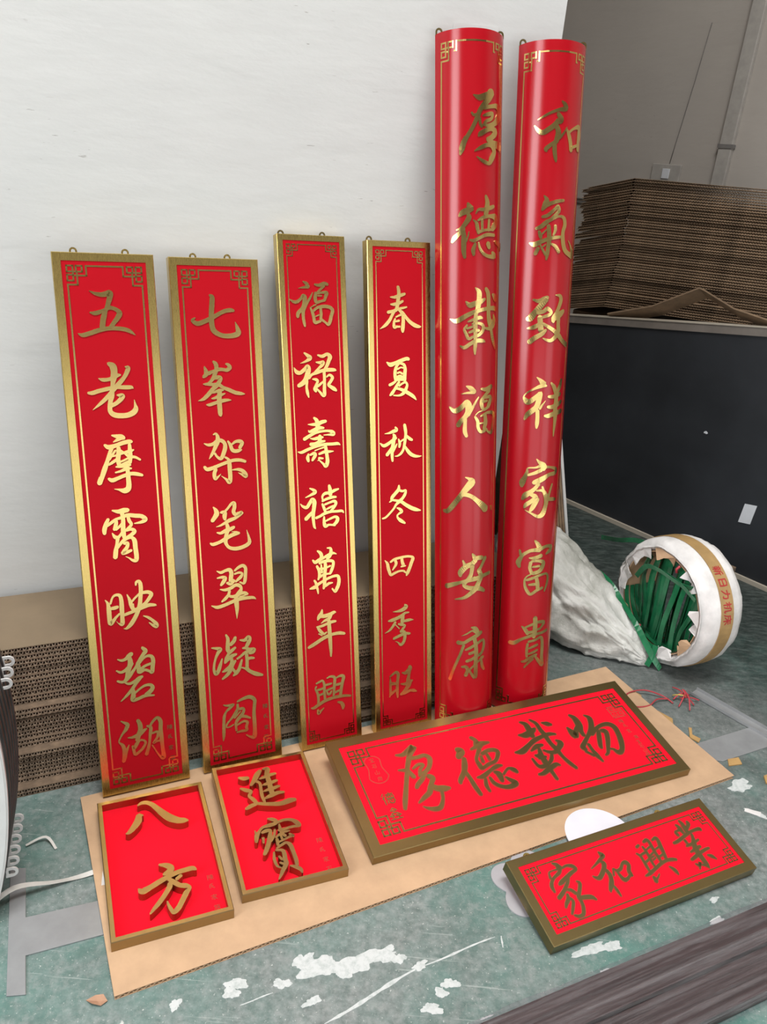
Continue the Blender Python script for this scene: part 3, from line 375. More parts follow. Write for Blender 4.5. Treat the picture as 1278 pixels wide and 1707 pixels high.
('氣', 'C2', 0.0027, 1.2956, '-214,792,32 -153,708,100 -170,602,147 -241,475,68;-168,581,130 -35,625,87 106,671,86 289,703,64;-232,315,65 -110,347,88 22,456,80 138,567,83;138,567,75 171,462,90 77,352,82 -35,242,80;-363,50,67 -253,91,101 -124,198,100 10,264,66 179,335,54 321,300,95 364,152,109 317,-24,104 335,-240,121 415,-432,126 574,-521,120 727,-522,190 646,-351,73 519,-206,19;-292,-16,66 -253,-124,88 -239,-178,55;-221,-81,45 -115,26,34;-505,-282,32 -388,-317,121 -235,-254,100 -56,-188,88 110,-152,76 268,-134,65;-74,113,92 -52,-59,104 -42,-231,105 -57,-383,94 -71,-536,93 -87,-667,47;92,117,74 99,10,75 57,-100,48;-105,-558,67 -179,-449,55 -254,-319,33;-354,-535,92 -294,-405,91;-226,-406,34 -118,-319,34;-3,-296,44 123,-357,82 224,-484,90'),
('致', 'C2', 0.0066, 1.0864, '-387,479,44 -249,446,101 -112,492,138 -44,537,94;-65,492,119 -197,334,140 -326,176,140 -434,40,164 -502,17,116;-257,176,114 -119,200,92 -28,268,101 78,179,76 6,111,83 -135,64,69;-205,64,127 -185,-94,127 -164,-253,140;-491,-211,35 -353,-187,104 -173,-94,93;-46,-253,72 -136,-344,106 -294,-437,117 -427,-542,129;169,596,22 301,576,92 341,476,114 291,317,106 214,158,98 139,44,108 145,-47,81;451,218,97 337,137,156 194,44,130 117,-24,76;295,68,109 294,-114,109 307,-274,126 227,-412,111 95,-504,83 -32,-481,57 -107,-447,23;-126,-94,67 -2,-161,80 159,-252,96 314,-366,124 466,-505,115 666,-613,135'),
('祥', 'C2', 0.0136, 0.8817, '-270,635,23 -171,554,93 -92,460,166;-14,424,48 -163,413,96 -303,353,60 -462,267,36 -564,157,36 -523,63,118 -461,6,131 -335,80,120 -199,200,110 -164,224,122 -192,58,135 -243,-109,134 -344,-206,133 -457,-305,120 -523,-427,60;-214,-204,96 -204,-372,97 -207,-540,97 -214,-648,49;-16,45,13 -99,-61,51 -155,-156,62;117,492,52 214,383,117 274,238,113;471,562,91 424,398,124 323,260,105;57,150,60 201,146,101 444,206,105;47,-111,60 190,-116,115 389,-55,112 513,10,105;-19,-337,60 89,-340,113 267,-288,123 543,-235,119;291,238,120 307,46,141 288,-145,138 303,-314,141 302,-508,106 285,-725,69 280,-871,34'),
('家', 'C2', 0.0062, 0.6592, '-93,771,24 -13,683,85 97,593,165 116,506,136;69,607,104 -106,549,50 -299,533,37 -318,433,72 -360,307,109 -425,154,158 -433,53,97;50,484,105 -99,413,89 -290,348,62;99,556,100 306,542,61 537,467,106 503,371,113 289,344,100 118,257,136 -36,188,142 -134,151,114;-6,112,106 -101,-11,103 -218,-112,126 -336,-192,148 -403,-297,73;-191,-162,98 -63,-238,125 -158,-338,115 -299,-443,112 -344,-521,61;-22,-289,133 -79,-414,130 -147,-541,115 -193,-617,63;-48,-62,50 111,-68,73 203,-176,126 244,-331,140 225,-507,125 150,-704,147 17,-760,89 -165,-668,50 -328,-584,13;104,32,53 172,-148,83;412,81,57 355,-89,71 302,-261,84;242,-305,77 410,-324,103 581,-349,79'),
('富', 'C2', 0.0093, 0.439, '-47,781,50 39,673,116 103,538,149 -19,520,107 -173,498,92 -341,389,89 -410,279,112 -454,170,137 -423,42,76;-433,513,50 -402,385,75;117,537,114 299,593,87 494,559,115 460,460,131 315,381,52;-175,302,39 -34,299,94 158,349,114;-131,184,90 -148,27,89 -88,-133,89;-107,210,66 80,213,78 233,156,117 196,3,130 99,-92,117 -62,-134,95;-72,51,53 118,65,68;-113,-158,41 -212,-211,39 -269,-318,50 -247,-504,75 -163,-663,88 -83,-718,82 74,-621,88 251,-564,78;-219,-317,67 -55,-266,82 134,-202,72 360,-182,64 428,-303,84 404,-485,84 327,-671,57;53,-273,96 91,-436,114 101,-597,102;-149,-450,54 -19,-441,81 120,-439,69'),
('貴', 'C2', 0.0149, 0.2249, '25,731,131 37,525,133 34,334,135 15,171,104;-333,498,39 -239,405,103 -168,280,90;-230,473,55 -75,536,72 122,595,88 329,555,103 263,460,76 169,368,52;-196,322,83 -36,327,86 167,396,64;-643,-6,112 -513,1,108 -340,114,82 -137,197,85 54,248,89 278,263,83 483,292,87;-153,-9,67 -169,-203,80 -159,-398,66;-129,45,71 64,82,76 218,138,84 296,37,111 316,-218,121 317,-471,121 356,-707,149;-105,-150,58 17,-106,75 134,-68,79;-110,-317,58 27,-274,76 144,-223,65;-295,-537,56 -205,-522,85 -50,-419,89 122,-358,80;9,-467,93 -97,-569,73 -222,-718,42;95,-423,67 199,-555,99 316,-696,109'),
('八', 'S8', 0.1082, 0.2875, '-238,392,36 -153,441,94 -49,428,109 60,338,114 159,176,137 267,-6,168 389,-172,193 542,-293,170 669,-332,140 732,-352,70;-239,151,16 -169,74,48;-245,97,126 -289,-70,164 -380,-202,145 -494,-324,100 -559,-338,35'),
('方', 'S8', 0.1219, 0.0909, '-137,604,56 -8,548,123 71,464,134 37,387,138 -82,339,71;-603,141,35 -536,64,149 -378,110,124 -192,189,125 -28,250,113 161,304,114 345,318,115 482,317,114 543,269,67;236,208,82 148,150,82;-12,202,85 83,87,110 179,-15,103 283,-63,117 362,-130,65 279,-228,112 191,-362,110 104,-495,110 27,-575,113 -32,-608,71 -70,-504,73 -98,-402,52 -108,-319,31;-6,87,89 -18,7,110 -128,-150,101 -257,-297,101 -379,-416,76 -453,-496,37'),
('進', 'SJ', 0.1048, 0.2656, '-476,463,70 -379,417,124 -286,410,107;-505,126,67 -391,41,117 -299,-20,81 -365,-142,77 -300,-265,100 -264,-396,94 -391,-445,111 -506,-498,79;-251,-399,82 -84,-464,99 113,-519,116 290,-551,132 484,-519,149 617,-522,100;46,562,93 -47,456,135 -149,299,118 -259,166,75;-106,251,80 -46,161,69 -67,-49,78 -80,-222,78 -68,-399,66;122,598,55 226,569,120 171,396,107 173,174,121 162,-41,119 160,-218,119;373,378,72 219,364,106 74,330,87 -27,302,35;360,159,69 216,125,104 77,109,87 -7,96,34;368,-26,68 225,-58,102 87,-74,85 -25,-96,34;423,-238,69 293,-220,102 123,-261,116 -21,-308,65'),
('寶', 'SJ', 0.1026, 0.1068, '-89,688,43 -4,649,100 74,582,87 35,518,96 -110,500,99 -254,482,69 -341,405,63 -422,298,104 -469,141,67;-435,446,23 -427,328,56;85,534,71 257,560,72 412,516,86 504,414,121 537,316,78 386,329,71 219,318,70 77,314,84;-296,348,69 -186,375,98 -110,353,70 -160,194,102 -220,40,102 -299,-104,103 -371,-221,80;-306,207,67 -326,71,44;-6,353,57 -68,196,59 -164,81,73;115,466,46 110,349,69 122,214,72 170,128,76;292,238,42 176,242,69 75,213,53 -34,143,52;-23,97,67 -41,-68,66;270,157,53 343,78,75 299,91,68 149,48,54 0,5,53;75,213,46 84,66,57;-82,-140,51 48,-79,65 146,-51,68 215,-142,95 230,-341,90 235,-534,88 222,-665,76;-170,-225,44 -203,-406,65 -189,-571,57 -118,-645,37;-116,-185,53 11,-222,78 34,-312,89 16,-470,98 11,-576,99 -90,-706,90 -162,-816,67 -226,-900,33;-91,-357,47 -47,-452,59;-108,-515,50 -52,-558,63;81,-650,38 178,-705,87 265,-797,83 275,-879,44'),
('厚', 'SB', 0.1865, 0.1665, '-307,793,48 -138,763,106 72,857,144 214,920,169 45,730,127 -83,533,114 -196,337,101;-424,352,31 -277,311,93;-197,305,113 -307,113,100 -416,-105,99 -522,-319,110 -626,-529,110 -705,-711,73;-7,611,95 182,592,94 386,603,99 472,480,118 377,276,101 236,153,92 73,102,70;-60,299,41 115,380,74 240,346,57 100,223,75 23,53,77;-197,241,106 -136,66,105;223,124,50 34,-45,100 -126,-156,99 -205,-242,73;220,-2,126 293,-86,127 203,-218,98 128,-320,122 41,-449,121 -141,-548,100 -319,-646,37;165,-300,139 285,-396,153 431,-437,165 572,-461,74;343,-504,78 278,-698,74 129,-893,108 -37,-904,112 -190,-830,58 -266,-764,15'),
('德', 'SB', 0.3613, 0.1565, '-460,651,150 -408,562,200 -546,416,138;-422,345,104 -506,151,144 -616,-32,122 -806,-223,107 -852,-313,70;-600,-1,120 -557,-223,100 -547,-501,115 -522,-744,98;64,909,98 136,793,111 105,611,193 227,654,157 457,649,54;-119,558,49 105,611,128 245,687,91;96,500,112 -16,381,84 -130,228,77 -130,47,119 -124,-62,86 112,17,93 333,65,85 516,273,108 475,378,116 293,409,104 97,350,95;34,294,66 5,118,82;211,319,70 209,135,87;-366,-277,49 -212,-285,122 37,-178,88 274,-100,111 418,-104,51;-190,-361,75 -260,-548,94 -259,-718,65;-63,-361,69 -36,-543,106 105,-685,105 297,-740,128 486,-690,144 400,-561,109 332,-455,55;132,-240,73 209,-332,159 189,-537,99;320,-363,55 520,-241,64 643,-311,131 692,-396,93'),
('載', 'SB', 0.5374, 0.1659, '-136,943,64 -26,833,147 -29,652,171 -64,422,148;-402,552,59 -223,504,181 41,593,146 144,646,77;-793,62,54 -599,47,162 -315,179,121 -76,289,129 207,350,105 431,370,115 598,325,61;167,946,65 271,795,105 274,571,120 289,368,138 290,93,118 333,-112,138 364,-385,98 425,-607,119 506,-795,99;436,772,43 567,697,150 664,651,85;493,136,63 560,20,156 393,-128,125 241,-201,120 93,-161,99 -23,-72,60;-356,-1,46 -129,90,131 50,100,71;-110,9,86 -173,-201,141 -185,-384,162 -206,-525,146 -189,-711,110 -183,-962,90;-318,-161,79 -242,-257,99;-464,-233,56 -436,-461,96 -341,-524,124 -158,-502,87 30,-369,97 132,-209,76;-289,-169,49 -132,-137,66;-290,-281,51 -76,-265,68;-560,-715,67 -428,-716,107 -208,-634,133 45,-558,116 136,-601,57'),
('物', 'SB', 0.6975, 0.1604, '-238,861,83 -160,725,161 -176,501,199 -249,296,142 -261,133,111;-554,488,58 -518,293,200 -497,177,166 -320,389,119 -126,525,106;169,755,42 258,635,140 191,442,146 57,251,148 -159,87,103 -371,-74,115 -530,-209,137 -488,-291,115;-315,-161,92 -323,-336,92 -310,-550,130 -273,-750,56;-530,-351,77 -392,-528,76;-24,88,78 172,221,109 406,309,100 643,304,141 759,178,165 735,-41,147 637,-309,149 485,-556,121 335,-621,146 261,-495,79 188,-457,57;235,167,111 109,-58,125 -15,-277,111 -41,-360,85;321,144,119 424,98,138 335,-118,127 173,-364,103 43,-542,79 -65,-600,51'),
('家', 'SS', 0.0993, 0.0963, '-27,580,36 46,523,87 73,435,136;83,432,80 0,346,74 -161,286,55 -271,212,68 -330,122,78 -336,6,46;50,420,52 -89,430,20 -210,413,29 -253,294,56;123,419,39 257,433,54 373,385,85 415,304,61 263,262,74 99,203,82 -62,145,90 -142,116,54;139,191,50 45,89,67 -100,-16,73 -218,-85,80 -324,-136,79;-60,-29,44 32,-70,70 88,-163,71;-101,-123,54 -141,-216,80 -238,-289,66 -295,-354,39;-117,-181,47 -67,-282,57 -150,-401,60 -251,-512,39;260,64,24 304,6,70 217,-118,71 111,-234,86 97,-356,68 63,-471,75 -20,-588,72 -126,-604,67 -211,-556,43;106,-275,81 256,-302,93 375,-341,90 442,-416,35'),
('和', 'SS', 0.2156, 0.0938, '-10,512,36 18,440,107 37,402,80 -101,341,67 -232,289,41 -401,230,17;-101,310,47 -58,244,100 -132,144,92 -243,57,93 -358,-6,91 -431,17,64 -481,73,22;-101,94,80 -89,-12,89 -126,-121,92 -199,-217,102 -289,-306,65 -309,-348,30;60,63,31 -9,-57,41;-159,-269,45 -156,-368,66 -152,-496,33;66,71,45 134,9,61 240,26,66 355,114,58 444,107,103 470,36,78 392,-63,85 375,-160,93 399,-188,46;115,-16,46 126,-121,69 150,-209,89 237,-217,66 343,-170,48;162,-253,61'),
('興', 'SS', 0.3317, 0.0936, '-227,342,59 -144,371,51;-331,214,37 -285,136,61 -291,11,59 -305,-110,70 -320,-229,47;-272,152,44 -134,173,54;-247,-24,49 -115,19,42 23,39,35;-84,309,49 -81,178,61 -93,75,59 -118,-44,59 -125,-167,48;13,398,53 117,421,77 148,368,76 135,262,73 113,118,73 105,-8,73 98,-133,60;-46,221,34 81,257,43;-107,58,42 60,113,42;255,378,46 371,398,72 379,318,86 336,178,96 307,57,83 265,-80,70;175,163,35 297,190,44;91,-25,43 271,14,43;-66,-39,25 33,-7,33;-477,-292,34 -360,-278,66 -172,-225,65 18,-171,67 215,-138,65 372,-156,74 479,-190,55;203,-281,37 259,-372,86 274,-439,73 277,-491,36;-319,-373,69 -330,-470,92;-335,-448,48 -225,-402,33 -143,-347,17'),
('業', 'SS', 0.4457, 0.0948, '100,579,55 118,481,94 99,372,104 81,264,103;280,501,65 262,437,84 124,341,64;-51,510,54 -27,433,94 -29,343,80 -16,271,67;-197,372,40 -75,379,60;-202,351,66 -188,279,79;-433,143,57 -296,156,72 -71,209,71 121,251,65 292,267,62 439,256,85 455,217,55;150,197,61 96,79,82 22,-31,119 -27,-170,137 -40,-295,127 -38,-403,114 -51,-527,113 -45,-602,38;-121,124,65 -123,36,64;-189,-10,39 -58,-6,66 89,14,54 217,41,44;-196,-160,36 -51,-140,71 131,-109,62;-312,-317,59 -189,-292,76 6,-245,69 188,-215,64 309,-209,48;-289,-430,38 -241,-488,56 -162,-428,57 -281,-559,30;-168,-490,35 -78,-529,69;146,-343,38 221,-399,90 283,-483,26'),
]
FRM = {
'P1': ([-0.5828, 1.35363, 0.0], [0.90065, 0.43455, 0.0], [-0.1019, 0.2112, 0.97212], [0.42243, -0.87554, 0.2345], 0.1982, 1.2182),
'P2': ([-0.37444, 1.45745, 0.0], [0.90065, 0.43455, 0.0], [-0.1096, 0.22716, 0.96767], [0.4205, -0.87153, 0.25222], 0.1962, 1.2179),
'P3': ([-0.14997, 1.56498, 0.0], [0.90065, 0.43455, 0.0], [-0.11644, 0.24134, 0.96343], [0.41865, -0.86771, 0.26796], 0.1653, 1.2797),
'P4': ([0.03476, 1.65266, 0.0], [0.90065, 0.43455, 0.0], [-0.10245, 0.21234, 0.97181], [0.4223, -0.87526, 0.23576], 0.1663, 1.2682),
'C1': ([0.19374, 1.73026, -0.00587], [0.97468, 0.21563, 0.05923], [-0.10131, 0.1897, 0.9766], [0.19935, -0.95787, 0.20674], None, 1.7173),
'C2': ([0.35563, 1.83057, -0.00361], [0.98798, 0.14494, 0.0538], [-0.07956, 0.17827, 0.98076], [0.13256, -0.97325, 0.18766], None, 1.7117),
'S8': ([-0.43384, 0.98624, 0.035], [0.91201, 0.41017, 0.0], [-0.41012, 0.91191, 0.01484], [0.00608, -0.01353, 0.99989], 0.2311, 0.359),
'SJ': ([-0.21381, 1.114, 0.035], [0.91946, 0.39319, 0.0], [-0.39286, 0.91869, 0.04072], [0.01601, -0.03744, 0.99917], 0.2265, 0.3588),
'SB': ([0.04543, 1.23561, 0.035], [0.90687, 0.42142, 0.0], [-0.41721, 0.89781, 0.14097], [0.05941, -0.12784, 0.99001], 0.8896, 0.3297),
'SS': ([0.4085, 1.06459, 0.03], [0.89694, 0.44215, 0.0], [-0.43516, 0.88276, 0.1771], [0.07831, -0.15885, 0.98419], 0.5533, 0.189),
'CB': ([-0.39981, 0.90473, 0.007], [0.88515, 0.4653, 0.0], [-0.4653, 0.88515, -5e-05], [-2e-05, 5e-05, 1.0], 1.5469, 0.51),
}
MINI = {
'陳': '-4200,4500,870 -4200,-4500,870;-4200,4200,870 -2000,4000,870 -3200,1000,870 -1800,-500,870 -3600,-1500,870;-1000,3500,870 4500,3800,870;1800,4800,1015 1800,-4800,1015;-500,1800,870 4000,2000,870 4000,-800,870 -500,-1000,870 -500,1800,870;-500,500,725 3800,600,725;1400,-1200,870 -1200,-4200,725;2200,-1200,870 4800,-4000,1015',
'氏': '3000,4500,1015 -2000,3000,1015 -2200,-3000,1160 0,-2000,870;-2000,200,870 3500,600,870;500,3500,1015 1500,-1000,1160 4500,-4200,1015 4700,-2200,725',
'家': '0,4800,1015 200,3600,1015;-3800,2000,870 -3600,3200,870 4000,3400,1015 3400,1800,870;-2500,1600,870 2800,1800,870;200,1400,870 -1500,-200,870 -3800,-1200,725;-1200,0,870 1000,-2000,1015 200,-4600,1160 -1000,-4000,870;-500,-1400,870 -4000,-3600,725;2500,200,870 800,-1000,870;600,-800,870 4200,-4200,1160',
'族': '-2500,4600,1015 -2200,3400,1015;-4500,2600,870 -200,2800,870;-2800,2400,870 -3000,-1000,870 -4500,-4200,870;-2800,500,870 -800,400,870 -1000,-3500,1015 -2000,-3000,725;800,4500,870 0,2200,870;600,3200,870 4500,3400,870;500,1200,870 4000,1400,870;-200,-800,870 4600,-600,870;2200,1200,1015 2000,-1500,1015 0,-4500,870;2200,-1000,1015 4500,-4400,1015',
'宝': '0,4800,1015 200,3800,1015;-3800,2200,870 -3600,3200,870 4000,3400,1015 3600,2000,870;-2500,1200,870 2800,1400,870;-2200,-1200,870 2500,-1000,870;-4200,-4200,1015 4500,-4000,1015;200,1200,1015 200,-4000,1015;1600,-2000,870 2800,-3000,870',
'石': '-4000,3800,1015 4200,4000,1015;-200,3800,1015 -2000,0,1015 -4500,-2500,870;-1500,0,1015 -1500,-4200,1015;-1500,0,870 3500,200,1015 3200,-4200,1015;-1500,-3800,870 3400,-3800,870',
'山': '0,4500,1160 0,-3800,1160;-3800,1000,1015 -3800,-4000,1015 4000,-3800,1015;4000,1200,1015 4000,-4000,1015',
'房': '0,4800,1015 500,4000,870;-3200,3400,870 3800,3600,870 3600,1600,870 -3200,1600,870;-3200,3600,1015 -3200,-1000,1015 -4600,-4400,870;200,1000,870 600,200,870;-2200,-400,870 4400,-200,870;800,-600,870 -1500,-4200,870;200,-2000,870 3400,-2000,870 2800,-4400,1015 1600,-4000,725',
'德': '-2800,4600,870 -4400,2600,870;-2400,2400,1015 -4400,200,870;-3200,1000,1015 -3200,-4600,1015;-1000,3600,870 4400,3800,870;1600,4800,1015 1400,2600,1015;-800,2400,870 4200,2500,870 4000,400,870 -800,300,870 -800,2400,870;800,2300,725 800,500,725;2500,2300,725 2500,500,725;-1000,-600,870 4500,-400,870;-800,-1800,870 -1200,-3800,870;400,-1600,870 800,-4000,1015 3400,-4200,1015 3800,-2600,725;1800,-1400,870 2400,-2400,870;4000,-1400,870 4600,-2600,870',
'鑫': '0,4800,870 -2200,2800,870;0,4800,870 2400,2800,870;-1600,2400,870 1800,2500,870;-2000,600,870 2200,700,870;0,3000,870 0,700,870;-2200,0,870 -4200,-1600,725;-2200,0,870 -400,-1600,725;-3600,-2000,870 -800,-1900,870;-4200,-4400,870 -400,-4300,870;-2200,-1400,870 -2200,-4300,870;2400,0,870 400,-1600,725;2400,0,870 4500,-1600,725;1000,-2000,870 3800,-1900,870;400,-4400,870 4600,-4300,870;2400,-1400,870 2400,-4300,870',
'新': '-2200,4700,1015 -2000,3800,1015;-4400,3200,1015 200,3400,1015;-3200,2400,870 -2800,1400,870;-1000,2400,870 -1600,1400,870;-4500,800,1015 500,1000,1015;-4400,-1000,1015 200,-800,1015;-2000,800,1160 -2000,-4600,1160;-2200,-1400,870 -4200,-3400,870;-1600,-1600,870 0,-3000,870;4000,4200,1015 1400,3200,1015 1200,-1000,1015 0,-4500,1015;1400,1000,1015 4600,1200,1015;3000,1000,1160 3000,-4800,1160',
'日': '-2800,4000,1305 -2800,-4200,1305;-2800,3800,1305 3000,4000,1305 3000,-4200,1305;-2600,0,1160 2800,0,1160;-2600,-3800,1160 2800,-3800,1160',
'力': '-3800,1600,1305 3200,1800,1305 2600,-4000,1305 1200,-3200,1015;-400,4600,1305 -600,0,1305 -4000,-4500,1160',
'机': '-4500,2200,1160 -200,2400,1160;-2400,4600,1160 -2400,-4600,1160;-2400,1400,1015 -4400,-1600,870;-2200,1000,870 -400,-600,870;1000,3800,1160 800,-1000,1160 -400,-4400,1015;1000,3800,1160 3200,3800,1160 3200,-3600,1160 4700,-3600,1015 4600,-2200,725',
'床': '0,4800,1015 400,3800,1015;-3400,3200,1160 4200,3400,1160;-3200,3200,1160 -3400,-1000,1160 -4600,-4400,1015;-2200,800,1160 4400,1000,1160;1000,2600,1160 1000,-4800,1160;800,400,1015 -2200,-3200,1015;1200,400,1015 4400,-3200,1015',
}
SM = {'P1': [('陳', 0.1599, 0.1556, 0), ('氏', 0.1583, 0.1315, 0), ('家', 0.1591, 0.1036, 0), ('族', 0.1615, 0.0767, 0)], 'P2': [('陳', 0.1592, 0.1571, 0), ('氏', 0.1579, 0.1304, 0), ('家', 0.1594, 0.1013, 0), ('石', 0.1581, 0.0759, 0)], 'S8': [('陳', 0.2035, 0.1042, 0), ('氏', 0.2017, 0.082, 0), ('家', 0.2025, 0.0552, 0), ('族', 0.2036, 0.030399999999999996, 0)], 'SJ': [('陳', 0.1936, 0.10239999999999999, 0), ('氏', 0.1912, 0.0767, 0), ('家', 0.1926, 0.0506, 0), ('石', 0.1928, 0.025500000000000002, 0)]}
SEAL1 = (0.0917, 0.2204)
SEAL2 = (0.8147, 0.2246)
SBL = [(0.0892, 0.1334), (0.0884, 0.0913)]
SBR = [(0.8075, 0.1902), (0.8079, 0.1745), (0.8072, 0.1549), (0.8136, 0.1316), (0.8092, 0.1157), (0.808, 0.1013), (0.8084, 0.0865), (0.8071, 0.0724)]
EYE = {'P1': [0.0433, 0.145], 'P2': [0.0573, 0.1335], 'P3': [0.0174, 0.1192], 'P4': [0.0161, 0.1177]}
SCRATCH = [(0.0621, 0.9581, 0.106, 0.033, 0.627), (0.224, 1.0597, 0.0856, 0.0234, 0.479), (-0.15, 0.9298, 0.0309, 0.0324, 0.479), (0.2691, 0.934, 0.0137, 0.1097, 0.415), (0.3129, 1.0899, 0.0132, 0.1137, -1.536)]
PATCH = [(-0.0408, 1.0022, 0.036, 0.62, 0.3), (0.0324, 1.0203, 0.04, 0.5, 0.5), (-0.0005, 0.9988, 0.02, 0.7, 0.2), (0.078, 1.0384, 0.03, 0.4, 0.5), (-0.1089, 0.9625, 0.015, 0.7, 0.2), (0.105, 1.0335, 0.014, 0.8, 0.1), (-0.0762, 1.0111, 0.02, 0.7, 0.9), (0.187, 0.9726, 0.012, 0.8, 0.3), (0.2046, 0.9918, 0.018, 0.5, 0.3), (0.1695, 0.9404, 0.018, 0.6, 0.2), (0.492, 1.0902, 0.034, 0.35, 0.4), (0.5342, 1.1009, 0.022, 0.5, 0.2), (-0.2917, 0.9062, 0.01, 1, 0.2), (-0.1983, 0.937, 0.013, 1, 0.3), (-0.191, 0.9548, 0.02, 0.5, 0.3), (0.9934, 1.5073, 0.024, 0.3, -0.6), (0.7785, 1.1845, 0.02, 0.35, 0.5), (0.9865, 1.6032, 0.036, 0.5, 0.4), (-0.0497, 0.9338, 0.016, 0.5, 0.5), (0.7908, 1.2375, 0.012, 0.5, 0.4), (0.148, 1.0227, 0.016, 0.5, 0.5), (0.512, 1.045, 0.012, 0.4, 0.3)]
LOBE = [0.395, 1.2342]
WDISC = [0.5717, 1.3829]
WR = .082
ROLLC = [0.955, 2.2]
TSIGN = -1
SACK = [(0.4, 2.5, 0.05, 0.2), (0.46, 2.44, 0.13, 0.37), (0.55, 2.36, 0.15, 0.335), (0.65, 2.29, 0.135, 0.25), (0.75, 2.22, 0.1, 0.17), (0.83, 2.165, 0.065, 0.1), (0.875, 2.135, 0.035, 0.05), (0.897, 2.126, 0.006, 0.012)]
STRAP1 = [(0.74, 2.36, 0.2), (0.77, 2.3, 0.19), (0.8, 2.24, 0.16), (0.84, 2.17, 0.115), (0.885, 2.115, 0.05), (0.92, 2.1, 0.006)]
STRAP2 = [(0.8, 2.6, 0.22), (0.83, 2.5, 0.26), (0.87, 2.38, 0.315), (0.92, 2.22, 0.325)]
WIREC = [0.9454, 1.9514]
LITTER = [('orange_scrap', [(0.8521, 1.8847), (0.8852, 1.854), (0.8795, 1.8294), (0.8625, 1.8244), (0.843, 1.8589)], 0.004, 'orange_card', "orange-brown cardboard scrap near the long sign's right corner", 'cardboard'), ('orange_scrap', [(0.7904, 1.9907), (0.821, 1.9538), (0.8129, 1.9098), (0.7953, 1.9242), (0.7823, 1.9658)], 0.004, 'orange_card', 'orange-brown cardboard scrap poking out behind the long sign', 'cardboard'), ('tan_scrap', [(0.729, 2.0713), (0.7587, 2.0442), (0.7689, 2.024), (0.7091, 2.006)], 0.004, 'orange_card', 'tan cardboard scrap behind the far corner of the long sign', 'cardboard'), ('white_scrap', [(0.8119, 1.9124), (0.8251, 1.9087), (0.8186, 1.8718), (0.806, 1.8837)], 0.003, 'paper_white', 'small white scrap at the end of the red wires', 'paper'), ('tan_scrap', [(0.922, 1.8221), (0.9301, 1.8206), (0.9223, 1.7912), (0.941, 1.7761), (0.9305, 1.7598), (0.9109, 1.7771)], 0.003, 'orange_card', 'thin tan scrap by the edge of the right grey plate', 'cardboard'), ('tan_scrap', [(0.9891, 1.7), (1.0228, 1.7114), (1.0228, 1.6858), (0.9827, 1.6737)], 0.003, 'orange_card', 'tan scrap at the right tip of the cardboard sheet', 'cardboard'), ('white_scrap', [(-0.5154, 1.1633), (-0.4974, 1.131), (-0.5052, 1.1287)], 0.0095, 'paper_white', 'thin white paper triangle beside the left tray sign', 'paper'), ('white_scrap', [(0.9676, 1.5221), (1.0045, 1.5125), (0.9955, 1.4977), (0.962, 1.5115)], 0.0015, 'paper_white', 'white paper strip on the floor beyond the small sign', 'paper'), ('brown_chip', [(1.0649, 1.6457), (1.077, 1.6517), (1.0721, 1.6246), (1.0593, 1.6165)], 0.004, 'orange_card', 'brown chip on the floor at the right edge', 'chip')]
LEAFC = (-0.429, 0.8991, 0)
def blob(mb, c, r, sy=1.0, ang=0.0, n=16, seed=0, z=0.0006, irr=.45):
    rnd = random.Random(seed); pts = []
    ph = [rnd.uniform(0, 6.28) for _ in range(4)]
    for k in range(n):
        a = 2*math.pi*k/n
        rr = r * (1 + irr*(math.sin(2*a+ph[0])*.35 + math.sin(3*a+ph[1])*.3 + math.sin(5*a+ph[2])*.22 + rnd.uniform(-.16, .16) + .14*math.sin(9*a+ph[0])))
        x, y = rr*math.cos(a), rr*sy*math.sin(a)
        pts.append(V((c[0] + x*math.cos(ang) - y*math.sin(ang), c[1] + x*math.sin(ang) + y*math.cos(ang), 0)))
    mb.prism(pts, Z * z)
for (x, y, hl, ra_, a) in SCRATCH:
    mb = MB(); n_ = 14; up_ = []; dn_ = []; rs_ = random.Random(int(x*1000))
    for q in range(n_+1):
        u_ = -1 + 2*q/n_; wv_ = hl*ra_*(1-u_*u_)**.5*rs_.uniform(.5, 1.2) + .0003
        for lst, sg_ in ((up_, 1), (dn_, -1)):
            X_, Y_ = u_*hl, sg_*wv_ + .004*math.sin(3*u_)*hl*4
            lst.append(V((x + X_*math.cos(a) - Y_*math.sin(a), y + X_*math.sin(a) + Y_*math.cos(a), 0)))
    mb.prism(up_ + dn_[::-1], Z*.0005); mb.build('floor_scratch', MT['bare'], FLOOR)
for k, (x, y, r, sy, a) in enumerate(PATCH):
    mb = MB(); blob(mb, (x, y), r, sy, a, 44, k + 3, .0004 + k*.00004, irr=.5); o = mb.build('bare_patch', MT['bare'], FLOOR)

